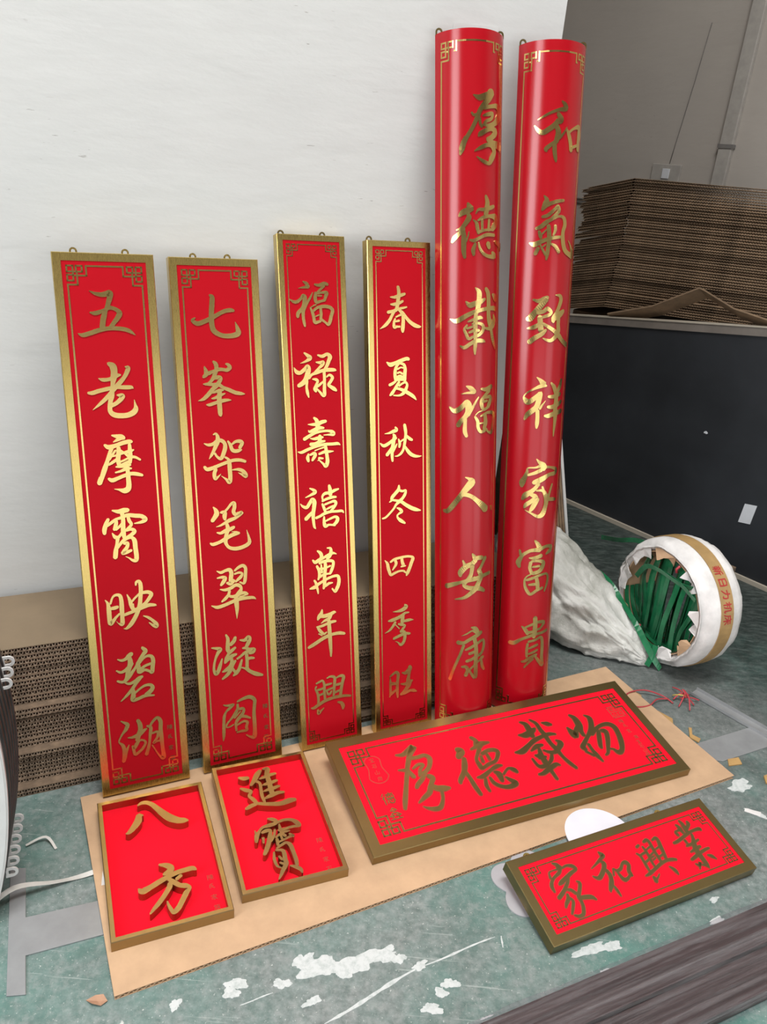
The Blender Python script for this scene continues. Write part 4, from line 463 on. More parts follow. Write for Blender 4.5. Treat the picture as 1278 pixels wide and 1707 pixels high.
# ================================================================== lettering
def crom(pts, sub=5):
    # smooth a list of (x, y, w)
    if len(pts) < 2: return pts
    P = [tuple(2*a-b for a, b in zip(pts[0], pts[1]))] + list(pts) + [tuple(2*a-b for a, b in zip(pts[-1], pts[-2]))]
    out = []
    for i in range(1, len(P)-2):
        for j in range(sub):
            t = j/sub; q = []
            for c in range(3):
                p0, p1, p2, p3 = P[i-1][c], P[i][c], P[i+1][c], P[i+2][c]
                q.append(.5*((2*p1)+(-p0+p2)*t+(2*p0-5*p1+4*p2-p3)*t*t+(-p0+3*p1-3*p2+p3)*t*t*t))
            out.append((q[0], q[1], max(q[2], .0003)))
    out.append(tuple(pts[-1])); return out
def ribbon(mb, pts, h0, h1, mp, grow=0.0, cap=4):
    # a brush stroke as a solid: outline around pts, from height h0 up to h1; mp maps (u, v, h) into the sign's space
    n = len(pts); L = []; R = []
    for i in range(n):
        a = pts[max(i-1, 0)]; b = pts[min(i+1, n-1)]
        tx, ty = b[0]-a[0], b[1]-a[1]; l = math.hypot(tx, ty) or 1e-9; nx, ny = -ty/l, tx/l
        hw = pts[i][2]/2 + grow
        L.append((pts[i][0]+nx*hw, pts[i][1]+ny*hw)); R.append((pts[i][0]-nx*hw, pts[i][1]-ny*hw))
    def capf(i, sgn):
        a = pts[max(i-1, 0)]; b = pts[min(i+1, n-1)]
        t = math.atan2(b[1]-a[1], b[0]-a[0]); hw = pts[i][2]/2 + grow
        rng = [t + math.pi/2 - sgn*math.pi*k/cap for k in range(1, cap)]
        return [(pts[i][0]+math.cos(q)*hw*.8, pts[i][1]+math.sin(q)*hw*.8) for q in rng]
    e = capf(n-1, 1); s = capf(0, -1)
    cols = []
    vs = [mp(u, v, h1) for u, v in L] + [mp(u, v, h1) for u, v in R] + [mp(u, v, h1) for u, v in e] + [mp(u, v, h1) for u, v in s]
    vb = [mp(u, v, h0) for u, v in L] + [mp(u, v, h0) for u, v in R] + [mp(u, v, h0) for u, v in e] + [mp(u, v, h0) for u, v in s]
    T = len(vs); fs = []
    for i in range(n-1): fs.append((n+i, n+i+1, i+1, i))
    E_ = [2*n+k for k in range(cap-1)]; S_ = [2*n+cap-1+k for k in range(cap-1)]
    fs.append(tuple([n-1] + [2*n-1] + E_[::-1])); fs.append(tuple([0] + S_ + [n]))
    loop = list(range(n-1, -1, -1)) + S_ + list(range(n, 2*n)) + E_[::-1]
    for k in range(len(loop)):
        a, b = loop[k], loop[(k+1) % len(loop)]; fs.append((a, b, T+b, T+a))
    mb.add(vs + vb, fs)
def flat(u, v, h): return (u, v, h)
def parse(txt):
    return [[tuple(int(q)*1e-4 for q in p.split(',')) for p in s.split()] for s in txt.split(';')]
def glyph(parent, txt, ox, oy, h0, h1, m, mp=flat, name='character', scale=1.0, rot=0.0, outline=None, sub=5, label=None):
    mb = MB(); mo = MB(); c, s = math.cos(rot), math.sin(rot)
    for k, st in enumerate(parse(txt)):
        st = [(ox + (a*c-b*s)*scale, oy + (a*s+b*c)*scale, w_*scale) for a, b, w_ in st]
        pts = crom(st, sub)
        ribbon(mb, pts, h0, h1 + k*.00003, mp)
        if outline: ribbon(mo, pts, h0, h1*.4 + k*.00002, mp, grow=outline)
    o = mb.build(name, m, parent, fix=False)
    if label: o['label'] = label
    if outline: mo.build('letter_outline', MT['gold_outline'], o, fix=False)
    return o
def line(mb, pts, wd, h0, h1, mp=flat, seg=.02):
    # straight bands through pts with mitred corners, subdivided so they can bend round a curved board
    for (a, b) in zip(pts, pts[1:]):
        L = math.hypot(b[0]-a[0], b[1]-a[1]) or 1e-9; tx, ty = (b[0]-a[0])/L, (b[1]-a[1])/L; nx, ny = -ty*wd/2, tx*wd/2
        a2 = (a[0]-tx*wd/2, a[1]-ty*wd/2); L2 = L+wd; n = max(1, int(L2/seg)); g = []
        for k in range(n+1):
            x, y = a2[0]+tx*L2*k/n, a2[1]+ty*L2*k/n
            g += [mp(x+nx, y+ny, h1), mp(x-nx, y-ny, h1), mp(x-nx, y-ny, h0), mp(x+nx, y+ny, h0)]
        f = [(0, 1, 2, 3), (4*n+3, 4*n+2, 4*n+1, 4*n)]
        for k in range(n):
            b0 = 4*k
            for j in range(4): f.append((b0+j, b0+(j+1) % 4, b0+4+(j+1) % 4, b0+4+j))
        mb.add(g, f)
def knot(mb, x, y, dx, dy, m, wd, h0, h1, mp=flat):
    # endless-knot corner: (x, y) outer corner, dx/dy point inwards, m = pitch
    def P(a, b): return (x + dx*a*m, y + dy*b*m)
    def sq(a, b, s=1.3): line(mb, [P(a, b), P(a+s, b), P(a+s, b+s), P(a, b+s), P(a, b)], wd, h0, h1, mp)
    sq(0, 0); sq(2.0, 0); sq(0, 2.0)
    line(mb, [P(1.3, 1.3), P(2.15, 1.3), P(2.15, 4.2), P(0, 4.2)], wd, h0, h1+.00001, mp)
    line(mb, [P(1.3, 1.3), P(1.3, 2.15), P(4.2, 2.15), P(4.2, 0)], wd, h0, h1+.00002, mp)
def border(parent, x0, x1, y0, y1, m, wd, h0, h1, mt, mp=flat, outline=None):
    mb = MB()
    for (x, dx) in ((x0, 1), (x1, -1)):
        for (y, dy) in ((y0, 1), (y1, -1)): knot(mb, x, y, dx, dy, m, wd, h0, h1, mp)
    k = 4.2*m
    line(mb, [(x0+k, y1), (x1-k, y1)], wd, h0, h1, mp); line(mb, [(x0+k, y0), (x1-k, y0)], wd, h0, h1, mp)
    line(mb, [(x0, y0+k), (x0, y1-k)], wd, h0, h1, mp, .2 if mp is flat else .2); line(mb, [(x1, y0+k), (x1, y1-k)], wd, h0, h1, mp, .2)
    return mb.build('border_line', mt, parent, fix=False)
def eyelet(parent, x, y, z, r=.008, th=.0016, mt=None, h=.014, X=V((1,0,0)), Y=V((0,1,0)), Zx=V((0,0,1))):
    # little hanging ear: half-round plate with a hole, standing up (along Y) from the edge
    mb = MB(); n = 16; ro, ri = r, r*.52; c = V((x, y, z)) + Y*(h-ro)
    out = [c + X*ro*math.cos(math.pi*k/n) + Y*ro*math.sin(math.pi*k/n) for k in range(n+1)] + [c - X*ro - Y*(h-ro), c - X*ri - Y*(h-ro)]
    inn = [c - X*ri*math.cos(math.pi*k/n) + Y*ri*math.sin(math.pi*k/n) for k in range(n+1)]
    # ring sector strip
    vs = []; 
    for k in range(n+1):
        a = math.pi*k/n; e = X*math.cos(a) + Y*math.sin(a)
        for q in (c+e*ro, c+e*ri): vs += [q - Zx*th/2, q + Zx*th/2]
    fs = []
    for k in range(n):
        b = 4*k; fs += [(b, b+4, b+6, b+2), (b+1, b+3, b+7, b+5), (b, b+1, b+5, b+4), (b+2, b+6, b+7, b+3)]
    fs += [(0, 2, 3, 1), (4*n, 4*n+1, 4*n+3, 4*n+2)]
    mb.add(vs, fs)
    for s in (-1, 1): mb.box(c + X*s*(ro+ri)/2 - Y*(h-ro)/2, X, Y, Zx, ro-ri, h-ro+.002, th)
    # closed lower web under the hole
    mb.box(c - Y*(ri+ (h-ro))/2*1.0 - Y*0.0, X, Y, Zx, ri*2, max(h-ro-ri, .002), th)
    return mb.build('hanging_eyelet', mt or MT['gold_frame'], parent)
def frame_box(parent, wd, h, T, bz, mt, y0=0.0, depth_in=0.0, name='frame'):
    # hollow rail frame with mitred corners; front face at z = 0, back at z = -T; bz = rail width
    o_ = [(0, y0), (wd, y0), (wd, h), (0, h)]; i_ = [(bz, y0+bz), (wd-bz, y0+bz), (wd-bz, h-bz), (bz, h-bz)]
    mb = MB(); c = .0012
    oc = [(x+(c if x == 0 else -c), y+(c if y == y0 else -c)) for x, y in o_]
    vs = [(x, y, -T) for x, y in o_] + [(x, y, -c) for x, y in o_] + [(x, y, 0) for x, y in oc] + [(x, y, 0) for x, y in i_] + [(x, y, -T) for x, y in i_]
    fs = []
    for ring in range(4):
        for k in range(4):
            a, b = ring*4+k, ring*4+(k+1) % 4; fs.append((a, b, b+4, a+4))
    for k in range(4): a, b = 16+k, 16+(k+1) % 4; fs.append((a, b, (k+1) % 4, k))
    mb.add(vs, fs); f = mb.build(name, mt, parent)
    return f

# ------------------------------------------------------------------ the four flat couplet boards against the stack
HZ = {'五': 'five', }
PL = {
 'P1': ('vertical red board in gold frame reading 五老摩霄映碧湖, leftmost against the wall', .0165, .0088, .0034),
 'P2': ('vertical red board in gold frame reading 七峯架笔翠凝阁, second from the left', .0165, .0086, .0032),
 'P3': ('narrow red board in gold frame reading 福禄壽禧萬年興, the taller of two narrow ones', .0135, .0062, .0022),
 'P4': ('narrow red board in gold frame reading 春夏秋冬四季旺, beside the round-fronted boards', .0135, .0062, .0022),
}
SMALL = {}
def small_text(parent, items, mt, h0, h1, size):
    for (gl, x, y, rot) in items:
        glyph(parent, MINI[gl], x, y, h0, h1, mt, name='small_character', scale=size, rot=rot, sub=2)
BOARD_GROUP = 'couplet boards leaning on the cardboard stack'
for key, (lab, bz, kp, lw) in PL.items():
    B, X, Y, Zx, wd, h = FRM[key]
    t = empty('couplet_board', frame(V(B), V(X), V(Y), V(Zx)), lab, 'sign', BOARD_GROUP)
    T = .028; y0 = .015
    frame_box(t, wd, h, T, bz, MT['gold_frame'], y0)
    mb = MB(); mb.lbox(bz-.0005, wd-bz+.0005, y0+bz-.0005, h-bz+.0005, -T+.004, -.0012); mb.build('red_panel', MT['red_gloss'], t)
    mb = MB(); mb.lbox(bz, wd-bz, y0+bz, h-bz, -T+.001, -T+.0035); mb.build('back_panel', MT['plastic_grey'], t)
    ins = bz + (.0098 if key in ('P1', 'P2') else .0085)
    border(t, ins, wd-ins, y0+ins, h-ins, kp, lw, -.0012, -.0004, MT['gold_letter'])
    for u in (EYE[key]): eyelet(t, u, h-.001, -T+.002, .0078, .002, MT['gold_dull'] if key in ('P3', 'P4') else MT['gold_frame'], .0135)
    for nm, sg, ox, oy, txt in CHARS:
        if sg == key: glyph(t, txt, ox, oy, -.0012, .0004, MT['gold_letter'])
    if key in SM: small_text(t, SM[key], MT['gold_dull'], -.0012, -.0006, .012)

# ------------------------------------------------------------------ two half-round couplet boards
AL = math.radians(68)
for key, lab in (('C1', 'tall half-round red board with gold characters 厚德載福人安康, left of the pair'), ('C2', 'tall half-round red board with gold characters 和氣致祥家富貴, right of the pair')):
    B, X, Y, Zx, wd, h = FRM[key]; R = {'C1': .087, 'C2': .088}[key]; cx, cz = R*math.sin(AL), -R*math.cos(AL)
    t = empty('half_round_board', frame(V(B), V(X), V(Y), V(Zx)), lab, 'sign', 'half-round boards leaning by the wall corner')
    def mp(u, v, hh, R=R, cx=cx, cz=cz):
        a = u/R; return (cx + (R+hh)*math.sin(a), v, cz + (R+hh)*math.cos(a))
    n = 40; v0 = .02; v1 = h; mb = MB(); vs = []
    for k in range(n+1):
        a = -AL + 2*AL*k/n
        for (r_, vv) in ((R, v0), (R, v1), (R-.004, v1), (R-.004, v0)): vs.append((cx + r_*math.sin(a), vv, cz + r_*math.cos(a)))
    fs = [(0, 1, 2, 3), (4*n+3, 4*n+2, 4*n+1, 4*n)]
    for k in range(n):
        for j in range(4): fs.append((4*k+j, 4*k+(j+1) % 4, 4*k+4+(j+1) % 4, 4*k+4+j))
    mb.add(vs, fs); o = mb.build('curved_panel', MT['red_curved'], t); autosmooth(o, 30)
    for vv in (v0+.3, h*.5, h-.25):
        mb = MB(); mb.lbox(.006, 2*cx-.006, vv, vv+.02, .0, .006); mb.build('back_brace', MT['red_back'], t)
    e = R*AL - .0215
    border(t, -e, e, v0+.0245, h-.0245, .0088, .0034, .0, .0009, MT['gold_letter'], mp)
    for u in (.0085, 2*cx-.0085): eyelet(t, u, h-.001, .002, .0082, .002, MT['gold_dull'], .0145)
    for nm, sg, ox, oy, txt in CHARS:
        if sg == key: glyph(t, txt, ox, oy, .0, .0016, MT['gold_letter'], mp, sub=4)

# ------------------------------------------------------------------ signs lying on the floor
def flat_sign(key, label, T, bz, group, kind):
    B, X, Y, Zx, wd, h = FRM[key]
    t = empty(kind, frame(V(B), V(X), V(Y), V(Zx)), label, 'sign', group)
    return t, wd, h
t, wd, h = flat_sign('SB', 'long horizontal red sign reading 厚德載物 in dull gold, lying on the cardboard sheet', .027, .026, 'framed signs laid flat on the floor', 'horizontal_sign')
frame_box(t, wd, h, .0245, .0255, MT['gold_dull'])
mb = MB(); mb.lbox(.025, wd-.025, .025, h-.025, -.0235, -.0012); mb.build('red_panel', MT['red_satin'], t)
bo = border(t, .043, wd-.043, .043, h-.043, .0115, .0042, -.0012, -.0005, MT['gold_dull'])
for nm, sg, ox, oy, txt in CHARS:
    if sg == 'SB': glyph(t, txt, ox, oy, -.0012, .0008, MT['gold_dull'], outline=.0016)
# gourd seal, square seal and small inscriptions
def ring_path(mb, pts, wd_, h0, h1):
    P3 = [(x, y, wd_) for x, y in pts]; ribbon(mb, P3, h0, h1, flat)
gx, gy = SEAL1; mb = MB(); L = []
for k in range(41):
    a = 2*math.pi*k/40
    r1, r2, d = .021, .026, .021
    yy = math.cos(a); x_ = math.sin(a)
    if yy > .18: L.append((gx + x_*r1*1.02, gy + d*1.0 + yy*r1 - .002))
    elif yy < -.18: L.append((gx + x_*r2, gy - d*.75 + yy*r2))
    else: L.append((gx + (1 if x_ > 0 else -1)*.0175, gy + .004 + yy*.02))
ring_path(mb, L, .0022, -.0012, -.0006)
mb.build('gourd_seal', MT['gold_outline'], t, fix=False)
small_text(t, [('宝', gx, gy+.027, 0), ('石', gx, gy+.009, 0), ('山', gx, gy-.010, 0), ('房', gx, gy-.029, 0)], MT['gold_outline'], -.0012, -.0005, .0125)
for (g_, q) in zip(('德', '鑫'), SBL): glyph(t, MINI[g_], q[0], q[1], -.0012, -.0004, MT['gold_dull'], name='small_character', scale=.032, sub=2)
sx, sy = SEAL2; mb = MB(); s_ = .019
line(mb, [(sx-s_, sy-s_), (sx+s_, sy-s_), (sx+s_, sy+s_), (sx-s_, sy+s_), (sx-s_, sy-s_)], .0028, -.0012, -.0006)
line(mb, [(sx, sy-s_), (sx, sy+s_)], .0018, -.0012, -.0007); line(mb, [(sx-s_, sy), (sx+s_, sy)], .0018, -.0012, -.00065); mb.build('square_seal', MT['gold_outline'], t, fix=False)
small_text(t, [('家', sx-s_/2, sy+s_/2, 0), ('石', sx+s_/2, sy+s_/2, 0), ('山', sx-s_/2, sy-s_/2, 0), ('氏', sx+s_/2, sy-s_/2, 0)], MT['gold_outline'], -.0012, -.0004, .013)
small_text(t, [(g_, x, y, 0) for g_, (x, y) in zip('陳氏家族宝石山房', SBR)], MT['gold_outline'], -.0012, -.0005, .013)

t, wd, h = flat_sign('SS', 'small horizontal red sign reading 家和興業 with two hanging eyelets, resting over pale plates', .03, .019, 'framed signs laid flat on the floor', 'horizontal_sign')
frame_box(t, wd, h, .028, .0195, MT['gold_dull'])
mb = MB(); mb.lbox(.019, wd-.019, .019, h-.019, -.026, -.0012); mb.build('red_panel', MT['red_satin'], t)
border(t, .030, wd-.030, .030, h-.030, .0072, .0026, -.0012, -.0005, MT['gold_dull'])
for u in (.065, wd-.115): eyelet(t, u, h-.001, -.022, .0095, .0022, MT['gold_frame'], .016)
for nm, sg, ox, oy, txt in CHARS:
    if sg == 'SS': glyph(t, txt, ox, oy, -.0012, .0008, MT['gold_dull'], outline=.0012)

for key, lab in (('S8', 'square tray-shaped red sign with raised gold letters 八方, nearest the left edge'), ('SJ', 'square tray-shaped red sign with raised gold letters 進寶, beside the long sign')):
    t, wd, h = flat_sign(key, lab, .027, .011, 'framed signs laid flat on the floor', 'tray_sign')
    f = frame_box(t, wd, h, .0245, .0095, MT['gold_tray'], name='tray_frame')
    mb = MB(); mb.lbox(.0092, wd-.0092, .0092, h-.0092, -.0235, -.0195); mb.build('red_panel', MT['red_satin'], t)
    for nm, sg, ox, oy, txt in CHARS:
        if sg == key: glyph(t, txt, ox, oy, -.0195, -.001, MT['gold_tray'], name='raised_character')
    if key in SM: small_text(t, SM[key], MT['gold_outline'], -.0195, -.0189, .013)

# ------------------------------------------------------------------ corrugated sheets
def flutes(mb, P, X, Y, L, z0, z1, pitch, depth, th=.0011, st=.16):
    # wavy core between two liners: runs along X, extruded along Y
    n = int(L/pitch); prof = []
    for k in range(n):
        s = k*pitch
        prof += [(s, z0), (s+pitch*(.5-st), z0), (s+pitch*.5, z1), (s+pitch*(1-st), z1)]
    prof.append((n*pitch, z0)); m = len(prof)
    lo = prof; hi = [(s+th*.9, z) for s, z in prof]
    vs = []
    for dd in (0, depth):
        for (s, z) in lo: vs.append(P + X*s + Y*dd + Z*z)
        for i, (s, z) in enumerate(prof):
            # offset copy gives the paper its thickness
            vs.append(P + X*(s+th) + Y*dd + Z*(z + (th if z == z0 else -th)*.9))
    fs = []
    for i in range(m-1):
        a, b = i, i+1
        fs += [(a, b, m+b, m+a), (2*m+a, 3*m+a, 3*m+b, 2*m+b), (a, 2*m+a, 2*m+b, b), (m+a, m+b, 3*m+b, 3*m+a)]
    mb.add(vs, fs)
ORD = ['topmost', 'second', 'third', 'fourth', 'fifth', 'sixth', 'seventh', 'eighth', 'ninth', 'tenth', 'eleventh', 'twelfth', 'thirteenth', 'fourteenth', 'fifteenth', 'sixteenth', 'seventeenth', 'eighteenth', 'nineteenth', 'twentieth']
TENS = {2: 'twenty', 3: 'thirty', 4: 'forty', 5: 'fifty'}; TENTH = {3: 'thirtieth', 4: 'fortieth', 5: 'fiftieth'}
def ordw(k):
    if k < 20: return ORD[k]
    q = k+1; tn, u = divmod(q, 10)
    return TENTH[tn] if u == 0 else TENS[tn] + '-' + (['first'] + ORD[1:])[u-1]
TH = .01092; NS = 34; DEP = .235; LEN = 2.14
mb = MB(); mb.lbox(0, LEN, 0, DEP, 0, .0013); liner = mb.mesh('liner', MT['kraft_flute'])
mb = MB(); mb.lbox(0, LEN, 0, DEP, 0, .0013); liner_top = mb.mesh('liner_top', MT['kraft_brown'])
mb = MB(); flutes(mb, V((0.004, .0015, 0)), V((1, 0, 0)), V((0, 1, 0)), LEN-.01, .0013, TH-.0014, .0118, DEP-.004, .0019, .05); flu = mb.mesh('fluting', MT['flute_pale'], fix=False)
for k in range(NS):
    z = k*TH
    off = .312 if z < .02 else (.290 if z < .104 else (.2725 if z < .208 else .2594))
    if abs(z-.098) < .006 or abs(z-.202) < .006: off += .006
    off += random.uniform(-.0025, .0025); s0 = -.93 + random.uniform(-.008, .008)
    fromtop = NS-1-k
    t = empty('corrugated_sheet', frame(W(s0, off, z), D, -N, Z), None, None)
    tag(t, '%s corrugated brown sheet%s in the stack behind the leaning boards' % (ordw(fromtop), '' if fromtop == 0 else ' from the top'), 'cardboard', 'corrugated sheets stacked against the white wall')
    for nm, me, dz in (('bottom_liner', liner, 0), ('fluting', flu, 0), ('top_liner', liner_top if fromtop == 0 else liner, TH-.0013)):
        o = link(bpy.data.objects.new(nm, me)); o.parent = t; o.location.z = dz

# cardboard sheet under the floor signs
B, X, Y, Zx, wd, h = FRM['CB']; B = V((B[0], B[1], 0))
t = empty('cardboard_underlay', frame(B, V(X), V(Y), Z), 'large tan corrugated cardboard sheet spread on the green floor under the signs', 'cardboard')
wd += .01
mb = MB(); mb.lbox(0, wd, 0, h, .0003, .0011); mb.build('bottom_liner', MT['kraft'], t)
mb = MB(); mb.lbox(0, wd, 0, h, .0090, .0100); mb.build('top_liner', MT['kraft'], t)
mb = MB(); flutes(mb, V((.002, .0004, 0)), V((1, 0, 0)), V((0, 1, 0)), wd-.006, .0011, .0090, .0150, h-.006, .0030, .10); mb.build('fluting', MT['kraft'], t, fix=False)
# ------------------------------------------------------------------ barrel-edged boards standing at the left edge
def barrel_outline(hh=.70, wdt=.34, R=1.15, zc=.36):
    pts = []
    for k in range(25):
        z = .004 + (hh-.008)*k/24; x = math.sqrt(R*R-(z-zc)**2) - R
        e = min(z, hh-z); x -= .03*max(0, 1-e/.05)**2
        pts.append((x, z))
    for k in range(25):
        z = .004 + (hh-.008)*(24-k)/24; x = -(math.sqrt(R*R-(z-zc)**2) - R) - wdt
        e = min(z, hh-z); x += .03*max(0, 1-e/.05)**2
        pts.append((x, z))
    return pts
OUT = barrel_outline()
NB = 7
for k in range(NB):
    off = .487 + k*.0235; sr = -.087 - k*.0028
    last = k == NB-1
    if last: sr = -.106
    t = empty('barrel_sign_board', frame(W(sr, off, 0), D, Z, N), None, None)
    tag(t, ('white-faced board with a bulging edge, frontmost of the row standing at the left edge' if last else '%s board with a bulging dark edge behind the white-faced one at the left edge' % ORD[NB-1-k].replace('second', 'first').replace('third', 'second').replace('fourth', 'third').replace('fifth', 'fourth').replace('sixth', 'fifth').replace('seventh', 'sixth')),
        'sign', 'bulging-edged boards standing in a row at the left edge')
    mb = MB(); mb.prism([V((x, z, -.008)) for x, z in OUT], V((0, 0, .016))); bevel(mb.build('board', MT['plastic_white'] if last else MT['black_plastic'], t), .0015)
    mb = MB(); mb.prism([V((x-.004 if x > -.17 else x+.004, .36+(z-.36)*.985, .0078)) for x, z in OUT], V((0, 0, .0012)))
    o = mb.build('face_panel', MT['plastic_white'] if last else MT['dark_rim'], t)
    xe = math.sqrt(1.15**2-(.10-.36)**2) - 1.15
    z_t = .105 - .004*k
    if not (last): eyelet(t, xe-.002, z_t, .0, .0115, .0035, MT['plastic_white'], .022, X=V((0, 1, 0)), Y=V((1, 0, 0)), Zx=V((0, 0, 1)))
    if k in (0, 1, 2): eyelet(t, math.sqrt(1.15**2-.13**2)-1.15-.003, .49-.008*k, .0, .0115, .0035, MT['plastic_white'], .022, X=V((0, 1, 0)), Y=V((1, 0, 0)), Zx=V((0, 0, 1)))

def band(name, pts, wd_, m, label, cat='strap', wdir=None, th=.0008, group=None, wiggle=0.0):
    P = []
    ctrl = [V(q) for q in pts]
    for i in range(len(ctrl)-1):
        p0 = ctrl[max(i-1, 0)]; p1 = ctrl[i]; p2 = ctrl[i+1]; p3 = ctrl[min(i+2, len(ctrl)-1)]
        for j in range(6):
            tt = j/6
            P.append(.5*((2*p1)+(p2-p0)*tt+(2*p0-5*p1+4*p2-p3)*tt*tt+(3*p1-p0-3*p2+p3)*tt**3))
    P.append(ctrl[-1]); Wd = []; Nn = []
    for i, q in enumerate(P):
        tg = (P[min(i+1, len(P)-1)] - P[max(i-1, 0)]).normalized()
        wv = (wdir - tg*tg.dot(wdir)).normalized() if wdir is not None else tg.cross(Z).normalized()
        if wiggle: wv = (Matrix.Rotation(wiggle*math.sin(i*.35), 3, tg) @ wv)
        Wd.append(wv*wd_/2); Nn.append(tg.cross(wv).normalized())
    mb = MB(); mb.strip(P, Wd, Nn, th); o = mb.build(name, m, None, smooth=False)
    if cat: tag(o, label, cat, group)
    return o
band('packing_strap', [(-.70, 1.04, .02), (-.66, 1.085, .035), (-.60, 1.125, .012), (-.56, 1.15, .003), (-.52, 1.168, .0085)], .011, MT['white_strap'], 'white flat strap running from the board row to the cardboard sheet', wiggle=.25)
band('packing_strap', [(-.69, 1.05, .030), (-.672, 1.04, .05), (-.685, 1.02, .018), (-.675, .985, .003), (-.668, .95, .002)], .014, MT['white_strap'], 'white flat strap end hanging down to the floor at the left edge', wiggle=.4)
band('packing_strap', [(-.70, 1.215, .004), (-.665, 1.235, .012), (-.635, 1.215, .002)], .0055, MT['white_strap'], 'short pale strap scrap lying on the floor behind the board row', wiggle=.2)

# ------------------------------------------------------------------ grey plates on the floor
def plate(name, pts, th, m, label, cat, z=0.0005, group=None):
    mb = MB(); mb.prism([V((x, y, z)) for x, y in pts], Z*th); o = mb.build(name, m); tag(o, label, cat, group); bevel(o, min(.0006, th*.3), 1); return o
plate('grey_sheet_metal', [(-.588, .893), (-.556, .899), (-.589, .971), (-.466, 1.026), (-.40, 1.055), (-.44, 1.126), (-.505, 1.097), (-.624, 1.048), (-.675, 1.16), (-.705, 1.155)], .003, MT['grey_metal'], 'flat grey metal plate with a side arm on the floor at the lower left', 'plate')
plate('grey_sheet_metal', [(.86, 1.70), (.931, 1.76), (1.102, 1.846), (1.155, 1.83), (1.60, 1.20), (1.50, 1.14), (1.125, 1.768), (.973, 1.691)], .002, MT['grey_metal'], 'flat grey metal plate on the floor right of the cardboard sheet', 'plate')
mb = MB()
a = V((.981, 1.989, 0)); b_ = V((1.30, 1.63, 0)); dx = (b_-a).normalized(); pr = Z.cross(dx)
L = (b_-a).length
t = empty('metal_channel', frame(a, dx, pr, Z), 'long dusty grey metal channel on the floor beside the plate', 'metal strip')
for nm, (x0, x1, y0, y1, z0, z1) in (('web', (0, L+.3, -.004, .036, .0005, .0022)), ('flange', (0, L+.3, -.004, -.002, .0005, .011)), ('flange', (0, L+.3, .034, .036, .0005, .011))):
    mb = MB(); mb.lbox(x0, x1, y0, y1, z0, z1); mb.build(nm, MT['grey_metal'], t)
# lobed grey plate and round white plate under the small sign
def onfloor(pts, z): return [V((x, y, z)) for x, y in pts]
cx_, cy_ = LOBE; pts = []
for k in range(96):
    a_ = 2*math.pi*k/96; r_ = .066 + .026*abs(math.sin(2.5*a_ + .55))
    pts.append((cx_ + r_*math.cos(a_), cy_ + r_*math.sin(a_)))
mb = MB(); mb.prism(onfloor(pts, .0006), Z*.0028); o = mb.build('lobed_plate', MT['plastic_grey']); tag(o, 'grey plate with rounded lobes half hidden under the small sign', 'plate')
cx_, cy_ = WDISC; pts = [(cx_ + WR*math.cos(2*math.pi*k/64), cy_ + WR*math.sin(2*math.pi*k/64)) for k in range(64)]
mb = MB(); mb.prism(onfloor(pts, .0074), Z*.003); o = mb.build('round_plate', MT['label_white']); tag(o, 'round white plate showing behind the top edge of the small sign', 'plate')

# ------------------------------------------------------------------ planks wrapped in clear film
Q0 = V((.22745, .89262, 0)); dx = V((.897, .443, 0)).normalized(); dy = V((dx.y, -dx.x, 0))
Q0 = Q0 - dx*.62
t = empty('wrapped_planks', frame(Q0, dx, -dy, Z), 'bundle of dark brown planks wrapped in clear film at the lower right', 'timber')
Lp = 2.15
for r_ in range(2):
    for c_ in range(2):
        mb = MB(); y0 = -(.152/2)*(c_+1)+.003; mb.lbox(.02*r_, Lp+.013*c_, y0, y0+.0695, .001+r_*.0175, .0175+r_*.0175)
        bevel(mb.build('plank', MT['plank'], t), .002)
mb = MB(); nu, nv = 170, 22; vs = []; prof = []
for j in range(nv):
    a_ = j/(nv-1)
    per = a_*(.160+.042*2)
    if per < .042: q = (.0035, per)
    elif per < .202: q = (.0035-(per-.042), .0405)
    else: q = (-.1565, .0405-(per-.202))
    prof.append(q)
for i in range(nu):
    x = -.02 + (Lp+.05)*i/(nu-1)
    for (y, z) in prof:
        nz = noise.noise(V((x*5, y*38 + x*9, z*30)))*.0035 + noise.noise(V((x*14, y*90 - x*22, 3)))*.0015
        vs.append((x, y + (nz if z < .039 else 0), max(z + abs(nz)*1.0*(1 if z > .02 else 0) + (.0006 if z > .02 else 0), .0006)))
fs = [(i*nv+j, i*nv+j+1, (i+1)*nv+j+1, (i+1)*nv+j) for i in range(nu-1) for j in range(nv-1)]
mb.add(vs, fs); mb.build('plastic_wrap', MT['film'], t, smooth=True)

